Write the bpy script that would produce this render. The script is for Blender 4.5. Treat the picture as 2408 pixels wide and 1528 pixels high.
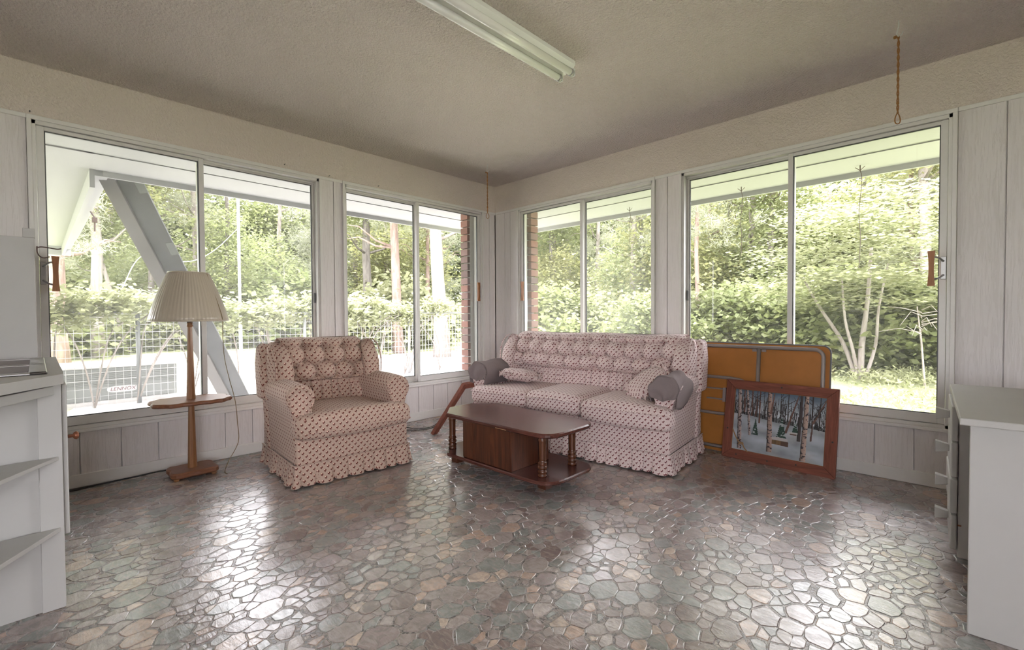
import bpy, bmesh, math, random
import numpy as np
from mathutils import Vector, Matrix
R = math.radians
random.seed(7)
rng = np.random.default_rng(11)
SC = bpy.context.scene
COL = SC.collection
for o in list(bpy.data.objects):
    bpy.data.objects.remove(o)

# ------------------------------------------------------------------ camera
CAM = (3.7653, -3.6090, 1.0099)
cd = bpy.data.cameras.new('camera')
cd.sensor_width = 36.0
cd.lens = 1088.87 / 2408 * 36.0
cd.clip_start = 0.02
cd.clip_end = 300
cam = bpy.data.objects.new('camera', cd)
COL.objects.link(cam)
yaw, pitch, roll = 2.342263, -0.021271, -0.005896
fw = Vector((math.cos(pitch) * math.cos(yaw), math.cos(pitch) * math.sin(yaw), math.sin(pitch)))
rt = Vector((math.sin(yaw), -math.cos(yaw), 0))
up = rt.cross(fw)
r2 = rt * math.cos(roll) + up * math.sin(roll)
u2 = up * math.cos(roll) - rt * math.sin(roll)
cam.matrix_world = Matrix(((r2.x, u2.x, -fw.x, CAM[0]), (r2.y, u2.y, -fw.y, CAM[1]), (r2.z, u2.z, -fw.z, CAM[2]), (0, 0, 0, 1)))
SC.camera = cam

# ------------------------------------------------------------------ sky, sun, exposure
WORLD_STRENGTH = 1.8
SUN_STRENGTH = 2.1
EXPOSURE = 3.02
w = bpy.data.worlds.new('sky')
SC.world = w
w.use_nodes = True
bg = w.node_tree.nodes['Background']
bg.inputs[0].default_value = (1.0, 0.925, 1.0, 1)
bg.inputs[1].default_value = WORLD_STRENGTH
sd = bpy.data.lights.new('sun', 'SUN')
sd.energy = SUN_STRENGTH
sd.angle = R(6)
sd.color = (1.0, 0.96, 0.88)
sun = bpy.data.objects.new('sun', sd)
COL.objects.link(sun)
sun.rotation_euler = Vector((0.14, -0.24, -1.0)).to_track_quat('-Z', 'Y').to_euler()
vs = SC.view_settings
vs.view_transform = 'Standard'
vs.look = 'None'
vs.exposure = EXPOSURE
vs.gamma = 1.0
vs.use_curve_mapping = False
SC.cycles.max_bounces = 10
SC.cycles.diffuse_bounces = 6
SC.cycles.transparent_max_bounces = 24
SC.cycles.sample_clamp_indirect = 6.0
SC.cycles.caustics_reflective = False
SC.cycles.caustics_refractive = False

# ------------------------------------------------------------------ node helpers
class NT:
    def __init__(s, name):
        s.m = bpy.data.materials.new(name)
        s.m.use_nodes = True
        s.t = s.m.node_tree
        s.b = s.t.nodes['Principled BSDF']
        s.out = s.t.nodes['Material Output']
    def n(s, typ, **kw):
        nd = s.t.nodes.new(typ)
        for k, v in kw.items():
            if k.startswith('i_'):
                key = k[2:]
                key = int(key) if key.isdigit() else key
                s.set(nd, key, v)
            else:
                setattr(nd, k, v)
        return nd
    def set(s, nd, key, v):
        sock = nd.inputs[key]
        if isinstance(v, bpy.types.NodeSocket):
            s.t.links.new(v, sock)
        else:
            sock.default_value = v
    def math(s, op, a, b=None, c=None):
        nd = s.t.nodes.new('ShaderNodeMath')
        nd.operation = op
        s.set(nd, 0, a)
        if b is not None: s.set(nd, 1, b)
        if c is not None: s.set(nd, 2, c)
        return nd.outputs[0]
    def vmath(s, op, a, b=None, out=0):
        nd = s.t.nodes.new('ShaderNodeVectorMath')
        nd.operation = op
        s.set(nd, 0, a)
        if b is not None: s.set(nd, 1, b)
        return nd.outputs[out]
    def mix(s, fac, a, b, blend='MIX'):
        nd = s.t.nodes.new('ShaderNodeMix')
        nd.data_type = 'RGBA'
        nd.blend_type = blend
        s.set(nd, 0, fac); s.set(nd, 6, a); s.set(nd, 7, b)
        return nd.outputs[2]
    def ramp(s, fac, stops, interp='LINEAR'):
        nd = s.t.nodes.new('ShaderNodeValToRGB')
        cr = nd.color_ramp
        cr.interpolation = interp
        while len(cr.elements) < len(stops): cr.elements.new(0.5)
        for e, (p, c) in zip(cr.elements, stops):
            e.position = p
            e.color = (*c, 1) if len(c) == 3 else c
        s.set(nd, 0, fac)
        return nd.outputs[0]
    def coord(s, which='Object'):
        return s.t.nodes.new('ShaderNodeTexCoord').outputs[which]
    def mapping(s, vec, scale=(1, 1, 1), rot=(0, 0, 0), loc=(0, 0, 0)):
        nd = s.t.nodes.new('ShaderNodeMapping')
        s.set(nd, 0, vec)
        nd.inputs['Scale'].default_value = scale
        nd.inputs['Rotation'].default_value = rot
        nd.inputs['Location'].default_value = loc
        return nd.outputs[0]
    def noise(s, vec, scale, detail=3, rough=0.5, dist=0.0, out=0):
        nd = s.t.nodes.new('ShaderNodeTexNoise')
        s.set(nd, 'Vector', vec)
        nd.inputs['Scale'].default_value = scale
        nd.inputs['Detail'].default_value = detail
        nd.inputs['Roughness'].default_value = rough
        nd.inputs['Distortion'].default_value = dist
        return nd.outputs[out]
    def voro(s, vec, scale, feature='F1', out=0):
        nd = s.t.nodes.new('ShaderNodeTexVoronoi')
        nd.feature = feature
        s.set(nd, 'Vector', vec)
        nd.inputs['Scale'].default_value = scale
        return nd.outputs[out]
    def bump(s, h, strength=0.3, dist=0.01, normal=None):
        nd = s.t.nodes.new('ShaderNodeBump')
        nd.inputs['Strength'].default_value = strength
        nd.inputs['Distance'].default_value = dist
        s.set(nd, 'Height', h)
        if normal is not None: s.set(nd, 'Normal', normal)
        return nd.outputs[0]
    def fin(s, color=None, rough=None, normal=None, metal=None, spec=None, **kw):
        b = s.b
        if color is not None: s.set(b, 'Base Color', (*color, 1) if isinstance(color, tuple) and len(color) == 3 else color)
        if rough is not None: s.set(b, 'Roughness', rough)
        if normal is not None: s.set(b, 'Normal', normal)
        if metal is not None: s.set(b, 'Metallic', metal)
        if spec is not None: s.set(b, 'Specular IOR Level', spec)
        for k, v in kw.items(): s.set(b, k, v)
        return s.m

def plain(name, col, rough=0.6, metal=0.0, spec=0.5, var=0.06, scale=14.0):
    t = NT(name)
    n = t.noise(t.coord(), scale, 4, 0.6)
    c = t.mix(n, tuple(max(0, x * (1 - var)) for x in col) + (1,), tuple(min(1, x * (1 + var)) for x in col) + (1,))
    return t.fin(c, rough, metal=metal, spec=spec)

M = {}
def popcorn(name, c1, c2, strength):
    t = NT(name)
    co = t.coord()
    a = t.noise(co, 75, 3, 0.55)
    b = t.noise(co, 210, 2, 0.5)
    pit = t.voro(co, 62)
    h = t.math('ADD', t.math('MULTIPLY', t.ramp(a, [(0.36, (0, 0, 0)), (0.66, (1, 1, 1))]), 1.0), t.math('MULTIPLY', b, 0.35))
    h = t.math('ADD', h, t.math('MULTIPLY', t.ramp(pit, [(0.0, (0, 0, 0)), (0.28, (1, 1, 1))]), 0.7))
    big = t.noise(co, 1.1, 3, 0.55)
    c = t.mix(big, (*c1, 1), (*c2, 1))
    return t.fin(c, 0.95, t.bump(h, strength, 0.02), spec=0.15)
M['ceiling'] = popcorn('popcorn_ceiling', (0.82, 0.74, 0.695), (0.88, 0.80, 0.76), 0.85)
M['header'] = popcorn('popcorn_wall', (0.72, 0.645, 0.59), (0.78, 0.71, 0.66), 0.4)

def woodpaint(name, col):
    t = NT(name)
    co = t.coord()
    st = t.mapping(co, (75, 75, 4.5))
    g = t.noise(st, 1.0, 4, 0.6, 1.4)
    lines = t.ramp(g, [(0.42, (0, 0, 0)), (0.5, (1, 1, 1)), (1, (1, 1, 1))])
    big = t.noise(co, 2.2, 4, 0.6)
    c = t.mix(big, tuple(x * 0.93 for x in col) + (1,), (*col, 1))
    c = t.mix(t.math('MULTIPLY', t.math('SUBTRACT', 1.0, lines), 0.14), c, (0.50, 0.46, 0.42, 1))
    return t.fin(c, 0.5, t.bump(lines, 0.35, 0.003), spec=0.35)
M['panel'] = woodpaint('painted_wood_panelling', (0.80, 0.77, 0.765))
M['trim'] = plain('white_trim_paint', (0.76, 0.75, 0.73), 0.45, var=0.05)
M['cabinet'] = plain('white_cabinet_paint', (0.54, 0.535, 0.52), 0.62, spec=0.25, var=0.05, scale=6)
M['alu'] = plain('aluminium_frame', (0.71, 0.70, 0.68), 0.42, 0.05, var=0.06)
M['alu_dark'] = plain('dark_gasket', (0.12, 0.125, 0.125), 0.5)
M['steel'] = plain('brushed_steel', (0.55, 0.55, 0.55), 0.28, 1.0, var=0.1, scale=40)
M['metal_grey'] = plain('grey_metal', (0.45, 0.45, 0.45), 0.35, 0.8)
M['metal_brown'] = plain('brown_grey_tube', (0.30, 0.265, 0.25), 0.4, 0.35)
M['black'] = plain('black_rubber', (0.02, 0.02, 0.02), 0.5)
M['white_metal'] = plain('white_enamel', (0.80, 0.81, 0.78), 0.3, var=0.03)
M['tube'] = plain('unlit_tube_glass', (0.84, 0.85, 0.82), 0.12, var=0.02)
M['rust_wire'] = plain('rusty_wire', (0.10, 0.06, 0.05), 0.6)
M['copper'] = plain('copper_knob', (0.30, 0.12, 0.07), 0.35, 0.7)
M['cord_orange'] = plain('orange_brown_cord', (0.33, 0.15, 0.045), 0.8, scale=200, var=0.3)
M['cord_brown'] = plain('gold_brown_cord', (0.25, 0.18, 0.09), 0.5)
M['white_ext'] = plain('white_exterior_paint', (0.37, 0.37, 0.385), 0.6, var=0.06, scale=3)

def glass(name, haze, streak):
    t = NT(name)
    nt = t.t
    nt.nodes.remove(t.b)
    co = t.coord()
    tr = t.n('ShaderNodeBsdfTransparent')
    tr.inputs[0].default_value = (0.93, 0.96, 0.945, 1)
    gl = t.n('ShaderNodeBsdfGlossy')
    gl.inputs['Roughness'].default_value = 0.01
    df = t.n('ShaderNodeBsdfTranslucent')
    df.inputs[0].default_value = (0.86, 0.90, 0.92, 1)
    d2 = t.n('ShaderNodeBsdfDiffuse')
    d2.inputs[0].default_value = (0.8, 0.82, 0.82, 1)
    fr = t.n('ShaderNodeFresnel')
    fr.inputs[0].default_value = 1.35
    m1 = t.n('ShaderNodeMixShader')
    nt.links.new(fr.outputs[0], m1.inputs[0]); nt.links.new(tr.outputs[0], m1.inputs[1]); nt.links.new(gl.outputs[0], m1.inputs[2])
    n1 = t.noise(t.mapping(co, (1.6, 1.6, 0.8)), 1.3, 5, 0.6, 0.8)
    n2 = t.noise(t.mapping(co, (14, 14, 1.2)), 1.0, 4, 0.6, 0.5)
    k = t.ramp(n1, [(0.2, (0, 0, 0)), (0.85, (1, 1, 1))])
    k2 = t.ramp(n2, [(0.4, (0, 0, 0)), (0.75, (1, 1, 1))])
    f = t.math('ADD', t.math('ADD', haze, t.math('MULTIPLY', k, streak)), t.math('MULTIPLY', k2, streak * 0.4))
    dm = t.n('ShaderNodeMixShader')
    dm.inputs[0].default_value = 0.35
    nt.links.new(df.outputs[0], dm.inputs[1]); nt.links.new(d2.outputs[0], dm.inputs[2])
    m2 = t.n('ShaderNodeMixShader')
    t.set(m2, 0, f)
    nt.links.new(m1.outputs[0], m2.inputs[1]); nt.links.new(dm.outputs[0], m2.inputs[2])
    nt.links.new(m2.outputs[0], t.out.inputs[0])
    return t.m
M['glass_dirty'] = glass('dusty_window_glass', 0.03, 0.055)
M['glass_hazy'] = glass('hazy_window_glass', 0.03, 0.06)
M['glass_clear'] = glass('clear_window_glass', 0.008, 0.015)

def wood(name, c1, c2, axis=(1.2, 22, 22), rough=0.3, bumpk=0.1, freq=1.0, coat=0.0):
    t = NT(name)
    co = t.coord()
    v = t.mapping(co, tuple(a * freq for a in axis))
    a = t.noise(v, 1.0, 5, 0.62, 1.5)
    b = t.noise(v, 4.0, 3, 0.6, 0.5)
    f = t.math('ADD', t.math('MULTIPLY', a, 0.75), t.math('MULTIPLY', b, 0.25))
    c = t.ramp(f, [(0.3, c1), (0.52, tuple((x + y) / 2 for x, y in zip(c1, c2))), (0.72, c2)])
    return t.fin(c, rough, t.bump(f, bumpk, 0.004), spec=0.5, **({'Coat Weight': coat} if coat else {}))
M['dark_wood_x'] = wood('dark_walnut_top', (0.04, 0.013, 0.011), (0.15, 0.05, 0.037), (1.6, 20, 20), 0.25)
M['dark_wood_z'] = wood('dark_walnut_panel', (0.016, 0.0055, 0.004), (0.165, 0.053, 0.024), (20, 20, 1.6), 0.33)
M['post_wood'] = wood('turned_post_wood', (0.04, 0.014, 0.008), (0.16, 0.058, 0.025), (25, 25, 3), 0.2)
M['lamp_wood'] = wood('honey_brown_lamp_wood', (0.20, 0.088, 0.038), (0.40, 0.20, 0.09), (26, 26, 3), 0.28)
M['lamp_tray'] = wood('reddish_tray_wood', (0.17, 0.066, 0.035), (0.34, 0.15, 0.078), (24, 3, 24), 0.42)
M['barn_wood_x'] = wood('red_brown_barn_wood', (0.12, 0.034, 0.022), (0.30, 0.098, 0.062), (3, 45, 45), 0.75, 0.5)
M['barn_wood_z'] = wood('red_brown_barn_wood_upright', (0.12, 0.034, 0.022), (0.30, 0.098, 0.062), (45, 45, 3), 0.75, 0.5)
M['grip_wood'] = wood('orange_handle_wood', (0.27, 0.10, 0.03), (0.46, 0.20, 0.07), (40, 40, 5), 0.4)

def fabric(name, base1, base2, motif, scale=34.0):
    t = NT(name)
    uv = t.n('ShaderNodeUVMap').outputs[0]
    u = t.mapping(uv, (scale, scale, 1))
    def cell(off):
        f = t.vmath('FRACTION', t.vmath('ADD', u, (off, off, 0)))
        return t.vmath('SUBTRACT', f, (0.5, 0.5, 0))
    A, B = cell(0.0), cell(0.5)
    def flat(v):
        return t.vmath('MULTIPLY', v, (1, 1, 0))
    A, B = flat(A), flat(B)
    la, lb = t.vmath('LENGTH', A, out=1), t.vmath('LENGTH', B, out=1)
    sel = t.math('LESS_THAN', la, lb)
    mx = t.n('ShaderNodeMix', data_type='VECTOR')
    t.set(mx, 0, sel); t.set(mx, 4, B); t.set(mx, 5, A)
    P = mx.outputs[1]
    def blob(cx, cy, r, sx=1.0, sy=1.0):
        d = t.vmath('LENGTH', t.vmath('MULTIPLY', t.vmath('SUBTRACT', P, (cx, cy, 0)), (sx, sy, 1)), out=1)
        mr = t.n('ShaderNodeMapRange')
        t.set(mr, 0, d)
        mr.inputs[1].default_value = r * 1.15; mr.inputs[2].default_value = r * 0.85
        mr.inputs[3].default_value = 0; mr.inputs[4].default_value = 1
        return mr.outputs[0]
    dark = t.math('MAXIMUM', t.math('MAXIMUM', blob(0.04, 0.03, 0.135), blob(-0.09, -0.05, 0.11)), blob(0.0, -0.17, 0.06, 1.4, 0.7))
    light = blob(-0.07, 0.1, 0.085)
    co = t.coord()
    big = t.noise(co, 5, 3, 0.55)
    weave = t.noise(uv, 900, 2, 0.5)
    c = t.mix(big, (*base1, 1), (*base2, 1))
    c = t.mix(t.math('MULTIPLY', weave, 0.18), c, tuple(x * 0.6 for x in base1) + (1,))
    c = t.mix(dark, c, (*motif, 1))
    c = t.mix(light, c, tuple(min(1, x * 1.35) for x in base2) + (1,))
    h = t.math('ADD', t.math('MULTIPLY', weave, 0.35), t.math('MULTIPLY', dark, 0.4))
    return t.fin(c, 0.9, t.bump(h, 0.25, 0.002), spec=0.15, **{'Sheen Weight': 0.15})
M['sofa'] = fabric('sofa_motif_fabric', (0.71, 0.575, 0.555), (0.80, 0.665, 0.645), (0.17, 0.042, 0.045), 27.0)
M['chair'] = fabric('worn_dim_motif_fabric', (0.54, 0.395, 0.32), (0.63, 0.475, 0.39), (0.155, 0.04, 0.03), 25.0)  # same cloth as the sofa; wear and dimmer light put into its colour
M['cover'] = plain('grey_mauve_cloth', (0.24, 0.20, 0.20), 0.95, spec=0.1, scale=300, var=0.2)

def shade_mat():
    t = NT('pleated_lamp_shade')
    co = t.coord()
    sep = t.n('ShaderNodeSeparateXYZ'); t.set(sep, 0, co)
    ang = t.math('ARCTAN2', sep.outputs[1], sep.outputs[0])
    v = t.n('ShaderNodeCombineXYZ'); t.set(v, 0, t.math('MULTIPLY', ang, 34.0)); t.set(v, 2, t.math('MULTIPLY', sep.outputs[2], 2.0))
    n = t.noise(v.outputs[0], 1.0, 3, 0.6)
    c = t.mix(n, (0.42, 0.36, 0.28, 1), (0.60, 0.535, 0.43, 1))
    return t.fin(c, 0.32, t.bump(n, 0.35, 0.003), spec=0.5, **{'Coat Weight': 0.7, 'Coat Roughness': 0.07})
M['shade'] = shade_mat()

def stone_mat():
    t = NT('vinyl_flagstone')
    at = t.n('ShaderNodeAttribute'); at.attribute_name = 'tint'
    co = t.coord()
    g = t.n('ShaderNodeNewGeometry').outputs['Position']
    c = t.ramp(at.outputs['Fac'], [(0.0, (0.252, 0.187, 0.172)), (0.14, (0.374, 0.309, 0.287)), (0.28, (0.281, 0.294, 0.273)), (0.40, (0.402, 0.345, 0.323)),
                                   (0.52, (0.532, 0.381, 0.302)), (0.62, (0.309, 0.323, 0.305)), (0.74, (0.338, 0.266, 0.259)), (0.86, (0.475, 0.409, 0.381)), (0.95, (0.632, 0.504, 0.409))], 'CONSTANT')
    n1 = t.noise(g, 24, 6, 0.7, 1.2)
    n2 = t.noise(t.mapping(g, (14, 40, 9), (0, 0, 0.5)), 1.0, 5, 0.65, 1.5)
    c = t.mix(t.ramp(n1, [(0.38, (0, 0, 0)), (0.58, (1, 1, 1))]), t.mix(0.5, c, (0.12, 0.10, 0.10, 1)), c)
    c = t.mix(t.math('MULTIPLY', t.ramp(n2, [(0.50, (0, 0, 0)), (0.66, (1, 1, 1))]), 0.7), c, (0.42, 0.365, 0.335, 1))
    n3 = t.noise(g, 55, 4, 0.6)
    h = t.math('ADD', t.math('MULTIPLY', n2, 1.0), t.math('MULTIPLY', n3, 0.3))
    rn = t.noise(g, 3.0, 3, 0.6)
    r = t.ramp(rn, [(0.3, (0.17, 0.17, 0.17)), (0.7, (0.27, 0.27, 0.27))])
    return t.fin(c, r, t.bump(h, 0.22, 0.006), spec=1.0, **{'Coat Weight': 0.35, 'Coat Roughness': 0.16})
M['stone'] = stone_mat()

def grout_mat():
    t = NT('vinyl_pebble_ground')
    g = t.n('ShaderNodeNewGeometry').outputs['Position']
    gd = t.vmath('ADD', g, t.vmath('MULTIPLY', t.noise(g, 30, 2, 0.5, 0, 1), (0.02, 0.02, 0)))
    d = t.voro(gd, 95, 'F1')
    cc = t.voro(gd, 95, 'F1', 1)
    e = t.voro(gd, 95, 'DISTANCE_TO_EDGE')
    peb = t.ramp(e, [(0.03, (0, 0, 0)), (0.12, (1, 1, 1))])
    sep = t.n('ShaderNodeSeparateColor'); t.set(sep, 0, cc)
    pc = t.ramp(sep.outputs[0], [(0, (0.09, 0.08, 0.078)), (0.3, (0.22, 0.185, 0.17)), (0.5, (0.30, 0.255, 0.235)), (0.7, (0.18, 0.175, 0.17)), (0.88, (0.38, 0.33, 0.30))], 'CONSTANT')
    c = t.mix(peb, (0.31, 0.27, 0.25, 1), pc)
    return t.fin(c, 0.3, t.bump(peb, 0.3, 0.003), spec=1.0)
M['grout'] = grout_mat()

# ------------------------------------------------------------------ mesh helpers
class MB:
    def __init__(s):
        s.v = []; s.f = []
    def add(s, vs, fs):
        k = len(s.v)
        s.v += [tuple(p) for p in vs]
        s.f += [tuple(i + k for i in f) for f in fs]
        return s
    def box(s, x0, x1, y0, y1, z0, z1):
        return s.add([(x0, y0, z0), (x1, y0, z0), (x1, y1, z0), (x0, y1, z0), (x0, y0, z1), (x1, y0, z1), (x1, y1, z1), (x0, y1, z1)],
                     [(3, 2, 1, 0), (4, 5, 6, 7), (0, 1, 5, 4), (1, 2, 6, 5), (2, 3, 7, 6), (3, 0, 4, 7)])
    def obox(s, c, ax, ay, az):   # oriented box: centre and three half-axis vectors
        c, ax, ay, az = map(Vector, (c, ax, ay, az))
        vs = [c + sx * ax + sy * ay + sz * az for sz in (-1, 1) for sx, sy in ((-1, -1), (1, -1), (1, 1), (-1, 1))]
        return s.add(vs, [(3, 2, 1, 0), (4, 5, 6, 7), (0, 1, 5, 4), (1, 2, 6, 5), (2, 3, 7, 6), (3, 0, 4, 7)])
    def rbox(s, c, h, r, m=3, q=4, fn=None):
        h = list(h); r = min(r, min(h) * 0.999)
        def ticks(hh):
            a = [-hh + r * (1 - math.cos(math.pi / 2 * i / m)) for i in range(m + 1)]
            b = [(-hh + r) + (2 * hh - 2 * r) * i / q for i in range(1, q)]
            return a + b + [-x for x in reversed(a)]
        T = [ticks(x) for x in h]
        vid = {}
        vs = []; fs = []
        def V(i, j, k):
            key = (i, j, k)
            if key not in vid:
                p = Vector((T[0][i], T[1][j], T[2][k]))
                inn = Vector([max(-(hh - r), min(hh - r, x)) for x, hh in zip(p, h)])
                d = p - inn
                if d.length > 1e-9: p = inn + d.normalized() * r
                if fn: p = Vector(fn(p.x, p.y, p.z))
                vid[key] = len(vs); vs.append((p.x + c[0], p.y + c[1], p.z + c[2]))
            return vid[key]
        n = [len(t) - 1 for t in T]
        for k in (0, n[2]):
            for i in range(n[0]):
                for j in range(n[1]):
                    q4 = [V(i, j, k), V(i + 1, j, k), V(i + 1, j + 1, k), V(i, j + 1, k)]
                    fs.append(q4 if k else q4[::-1])
        for j in (0, n[1]):
            for i in range(n[0]):
                for k in range(n[2]):
                    q4 = [V(i, j, k), V(i + 1, j, k), V(i + 1, j, k + 1), V(i, j, k + 1)]
                    fs.append(q4[::-1] if j else q4)
        for i in (0, n[0]):
            for j in range(n[1]):
                for k in range(n[2]):
                    q4 = [V(i, j, k), V(i, j + 1, k), V(i, j + 1, k + 1), V(i, j, k + 1)]
                    fs.append(q4 if i else q4[::-1])
        return s.add(vs, fs)
    def tube(s, pts, r, n=8, closed=False):
        pts = [Vector(p) for p in pts]
        N = len(pts)
        rs = r if isinstance(r, (list, tuple)) else [r] * N
        vs = []; fs = []
        prev = None
        for i, p in enumerate(pts):
            a = pts[(i - 1) % N] if (closed or i > 0) else p
            b = pts[(i + 1) % N] if (closed or i < N - 1) else p
            t = (b - a)
            t = t.normalized() if t.length > 1e-9 else Vector((0, 0, 1))
            if prev is None:
                u = t.orthogonal().normalized()
            else:
                u = prev - t * prev.dot(t)
                u = u.normalized() if u.length > 1e-6 else t.orthogonal().normalized()
            prev = u
            v = t.cross(u)
            for k in range(n):
                an = 2 * math.pi * k / n
                vs.append(p + (u * math.cos(an) + v * math.sin(an)) * rs[i])
        L = N if closed else N - 1
        for i in range(L):
            j = (i + 1) % N
            for k in range(n):
                fs.append((i * n + k, i * n + (k + 1) % n, j * n + (k + 1) % n, j * n + k))
        if not closed:
            fs.append(tuple(reversed(range(n))))
            fs.append(tuple((N - 1) * n + k for k in range(n)))
        return s.add(vs, fs)
    def lathe(s, prof, n=20, c=(0, 0, 0), cap=True):
        vs = []; fs = []
        for r, z in prof:
            for k in range(n):
                a = 2 * math.pi * k / n
                vs.append((c[0] + r * math.cos(a), c[1] + r * math.sin(a), c[2] + z))
        for i in range(len(prof) - 1):
            for k in range(n):
                fs.append((i * n + k, i * n + (k + 1) % n, (i + 1) * n + (k + 1) % n, (i + 1) * n + k))
        if cap:
            fs.append(tuple(reversed(range(n))))
            fs.append(tuple((len(prof) - 1) * n + k for k in range(n)))
        return s.add(vs, fs)
    def prism(s, poly, z0, z1, ch=0.0):
        n = len(poly)
        cx = sum(p[0] for p in poly) / n; cy = sum(p[1] for p in poly) / n
        def ins(d):
            out = []
            for x, y in poly:
                L = math.hypot(x - cx, y - cy)
                out.append((cx + (x - cx) * (L - d) / L, cy + (y - cy) * (L - d) / L))
            return out
        rings = [(poly, z0), (poly, z1)] if ch <= 0 else [(ins(ch), z0), (poly, z0 + ch), (poly, z1 - ch), (ins(ch), z1)]
        vs = [(x, y, z) for P, z in rings for x, y in P]
        fs = []
        for i in range(len(rings) - 1):
            for k in range(n):
                fs.append((i * n + k, i * n + (k + 1) % n, (i + 1) * n + (k + 1) % n, (i + 1) * n + k))
        fs.append(tuple(reversed(range(n))))
        fs.append(tuple((len(rings) - 1) * n + k for k in range(n)))
        return s.add(vs, fs)
    def grid(s, fn, nu, nv, cu=False, cv=False):
        vs = [fn(i / (nu if cu else nu - 1), j / (nv if cv else nv - 1)) for i in range(nu) for j in range(nv)]
        fs = []
        for i in range(nu if cu else nu - 1):
            for j in range(nv if cv else nv - 1):
                i2 = (i + 1) % nu; j2 = (j + 1) % nv
                fs.append((i * nv + j, i2 * nv + j, i2 * nv + j2, i * nv + j2))
        return s.add(vs, fs)
    def mesh(s, name):
        me = bpy.data.meshes.new(name)
        me.from_pydata(s.v, [], s.f)
        me.update()
        return me
    def build(s, name, mat, parent=None, smooth=False, uv=None, bevel=0.0, fix=False, solid=0.0):
        me = s.mesh(name)
        if fix:
            bm = bmesh.new(); bm.from_mesh(me); bmesh.ops.recalc_face_normals(bm, faces=bm.faces); bm.to_mesh(me); bm.free()
        return obj(name, me, mat, parent, smooth, uv, bevel, solid)

def boxuv(me):
    ul = me.uv_layers.new(name='UVMap')
    nl = len(me.loops)
    vi = np.empty(nl, np.int32); me.loops.foreach_get('vertex_index', vi)
    co = np.empty(len(me.vertices) * 3, np.float32); me.vertices.foreach_get('co', co); co = co.reshape(-1, 3)
    npoly = len(me.polygons)
    nor = np.empty(npoly * 3, np.float32); me.polygons.foreach_get('normal', nor); nor = np.abs(nor.reshape(-1, 3))
    lt = np.empty(npoly, np.int32); me.polygons.foreach_get('loop_total', lt)
    ax = np.repeat(np.argmax(nor * np.array([1.0, 1.0, 1.0]), axis=1), lt)
    P = co[vi]
    uv = np.where((ax == 0)[:, None], P[:, [1, 2]], np.where((ax == 1)[:, None], P[:, [0, 2]], P[:, [0, 1]]))
    ul.data.foreach_set('uv', uv.astype(np.float32).ravel())

def obj(name, me, mat, parent=None, smooth=False, uv=None, bevel=0.0, solid=0.0):
    o = bpy.data.objects.new(name, me)
    COL.objects.link(o)
    if mat is not None: me.materials.append(M[mat] if isinstance(mat, str) else mat)
    if smooth: me.polygons.foreach_set('use_smooth', [True] * len(me.polygons))
    if uv: boxuv(me)
    if solid:
        md = o.modifiers.new('solid', 'SOLIDIFY'); md.thickness = solid; md.offset = 0
    if bevel:
        md = o.modifiers.new('bevel', 'BEVEL'); md.width = bevel; md.segments = 2; md.limit_method = 'ANGLE'
    if parent is not None: o.parent = parent
    return o

def empty(name, loc=(0, 0, 0), rz=0.0, label=None, cat=None, group=None, kind=None):
    o = bpy.data.objects.new(name, None)
    o.empty_display_size = 0.1
    COL.objects.link(o)
    o.location = loc
    o.rotation_euler = (0, 0, rz)
    tag(o, label, cat, group, kind)
    return o
def tag(o, label=None, cat=None, group=None, kind=None):
    if label: o['label'] = label
    if cat: o['category'] = cat
    if group: o['group'] = group
    if kind: o['kind'] = kind
    return o
def copy_obj(o, parent=None):
    c = o.copy(); COL.objects.link(c); c.parent = parent
    return c
def spline(pts, n=10, closed=False):
    pts = [Vector(p) for p in pts]
    out = []
    N = len(pts)
    for i in range(N if closed else N - 1):
        g = lambda k: pts[k % N] if closed else pts[max(0, min(N - 1, k))]
        p0, p1, p2, p3 = g(i - 1), g(i), g(i + 1), g(i + 2)
        for k in range(n):
            t = k / n
            out.append(0.5 * ((2 * p1) + (p2 - p0) * t + (2 * p0 - 5 * p1 + 4 * p2 - p3) * t * t + (3 * p1 - p0 - 3 * p2 + p3) * t ** 3))
    if not closed: out.append(pts[-1])
    return out

# ------------------------------------------------------------------ room shell
ZC = 2.44
RX, RY = 6.2, -6.2          # far walls behind the camera
HZ = 2.15                   # underside of the plastered header band
def Pl(u, w_, z): return (w_, u, z)
def Pr(u, w_, z): return (u, -w_, z)
def Pb(u, w_, z): return (u, RY + w_, z)
def Pe(u, w_, z): return (RX - w_, u, z)
def wbox(mb, P, u0, u1, w0, w1, z0, z1):
    a = P(u0, w0, z0); b = P(u1, w1, z1)
    lo = [min(x, y) for x, y in zip(a, b)]; hi = [max(x, y) for x, y in zip(a, b)]
    return mb.box(lo[0], hi[0], lo[1], hi[1], lo[2], hi[2])

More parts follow.
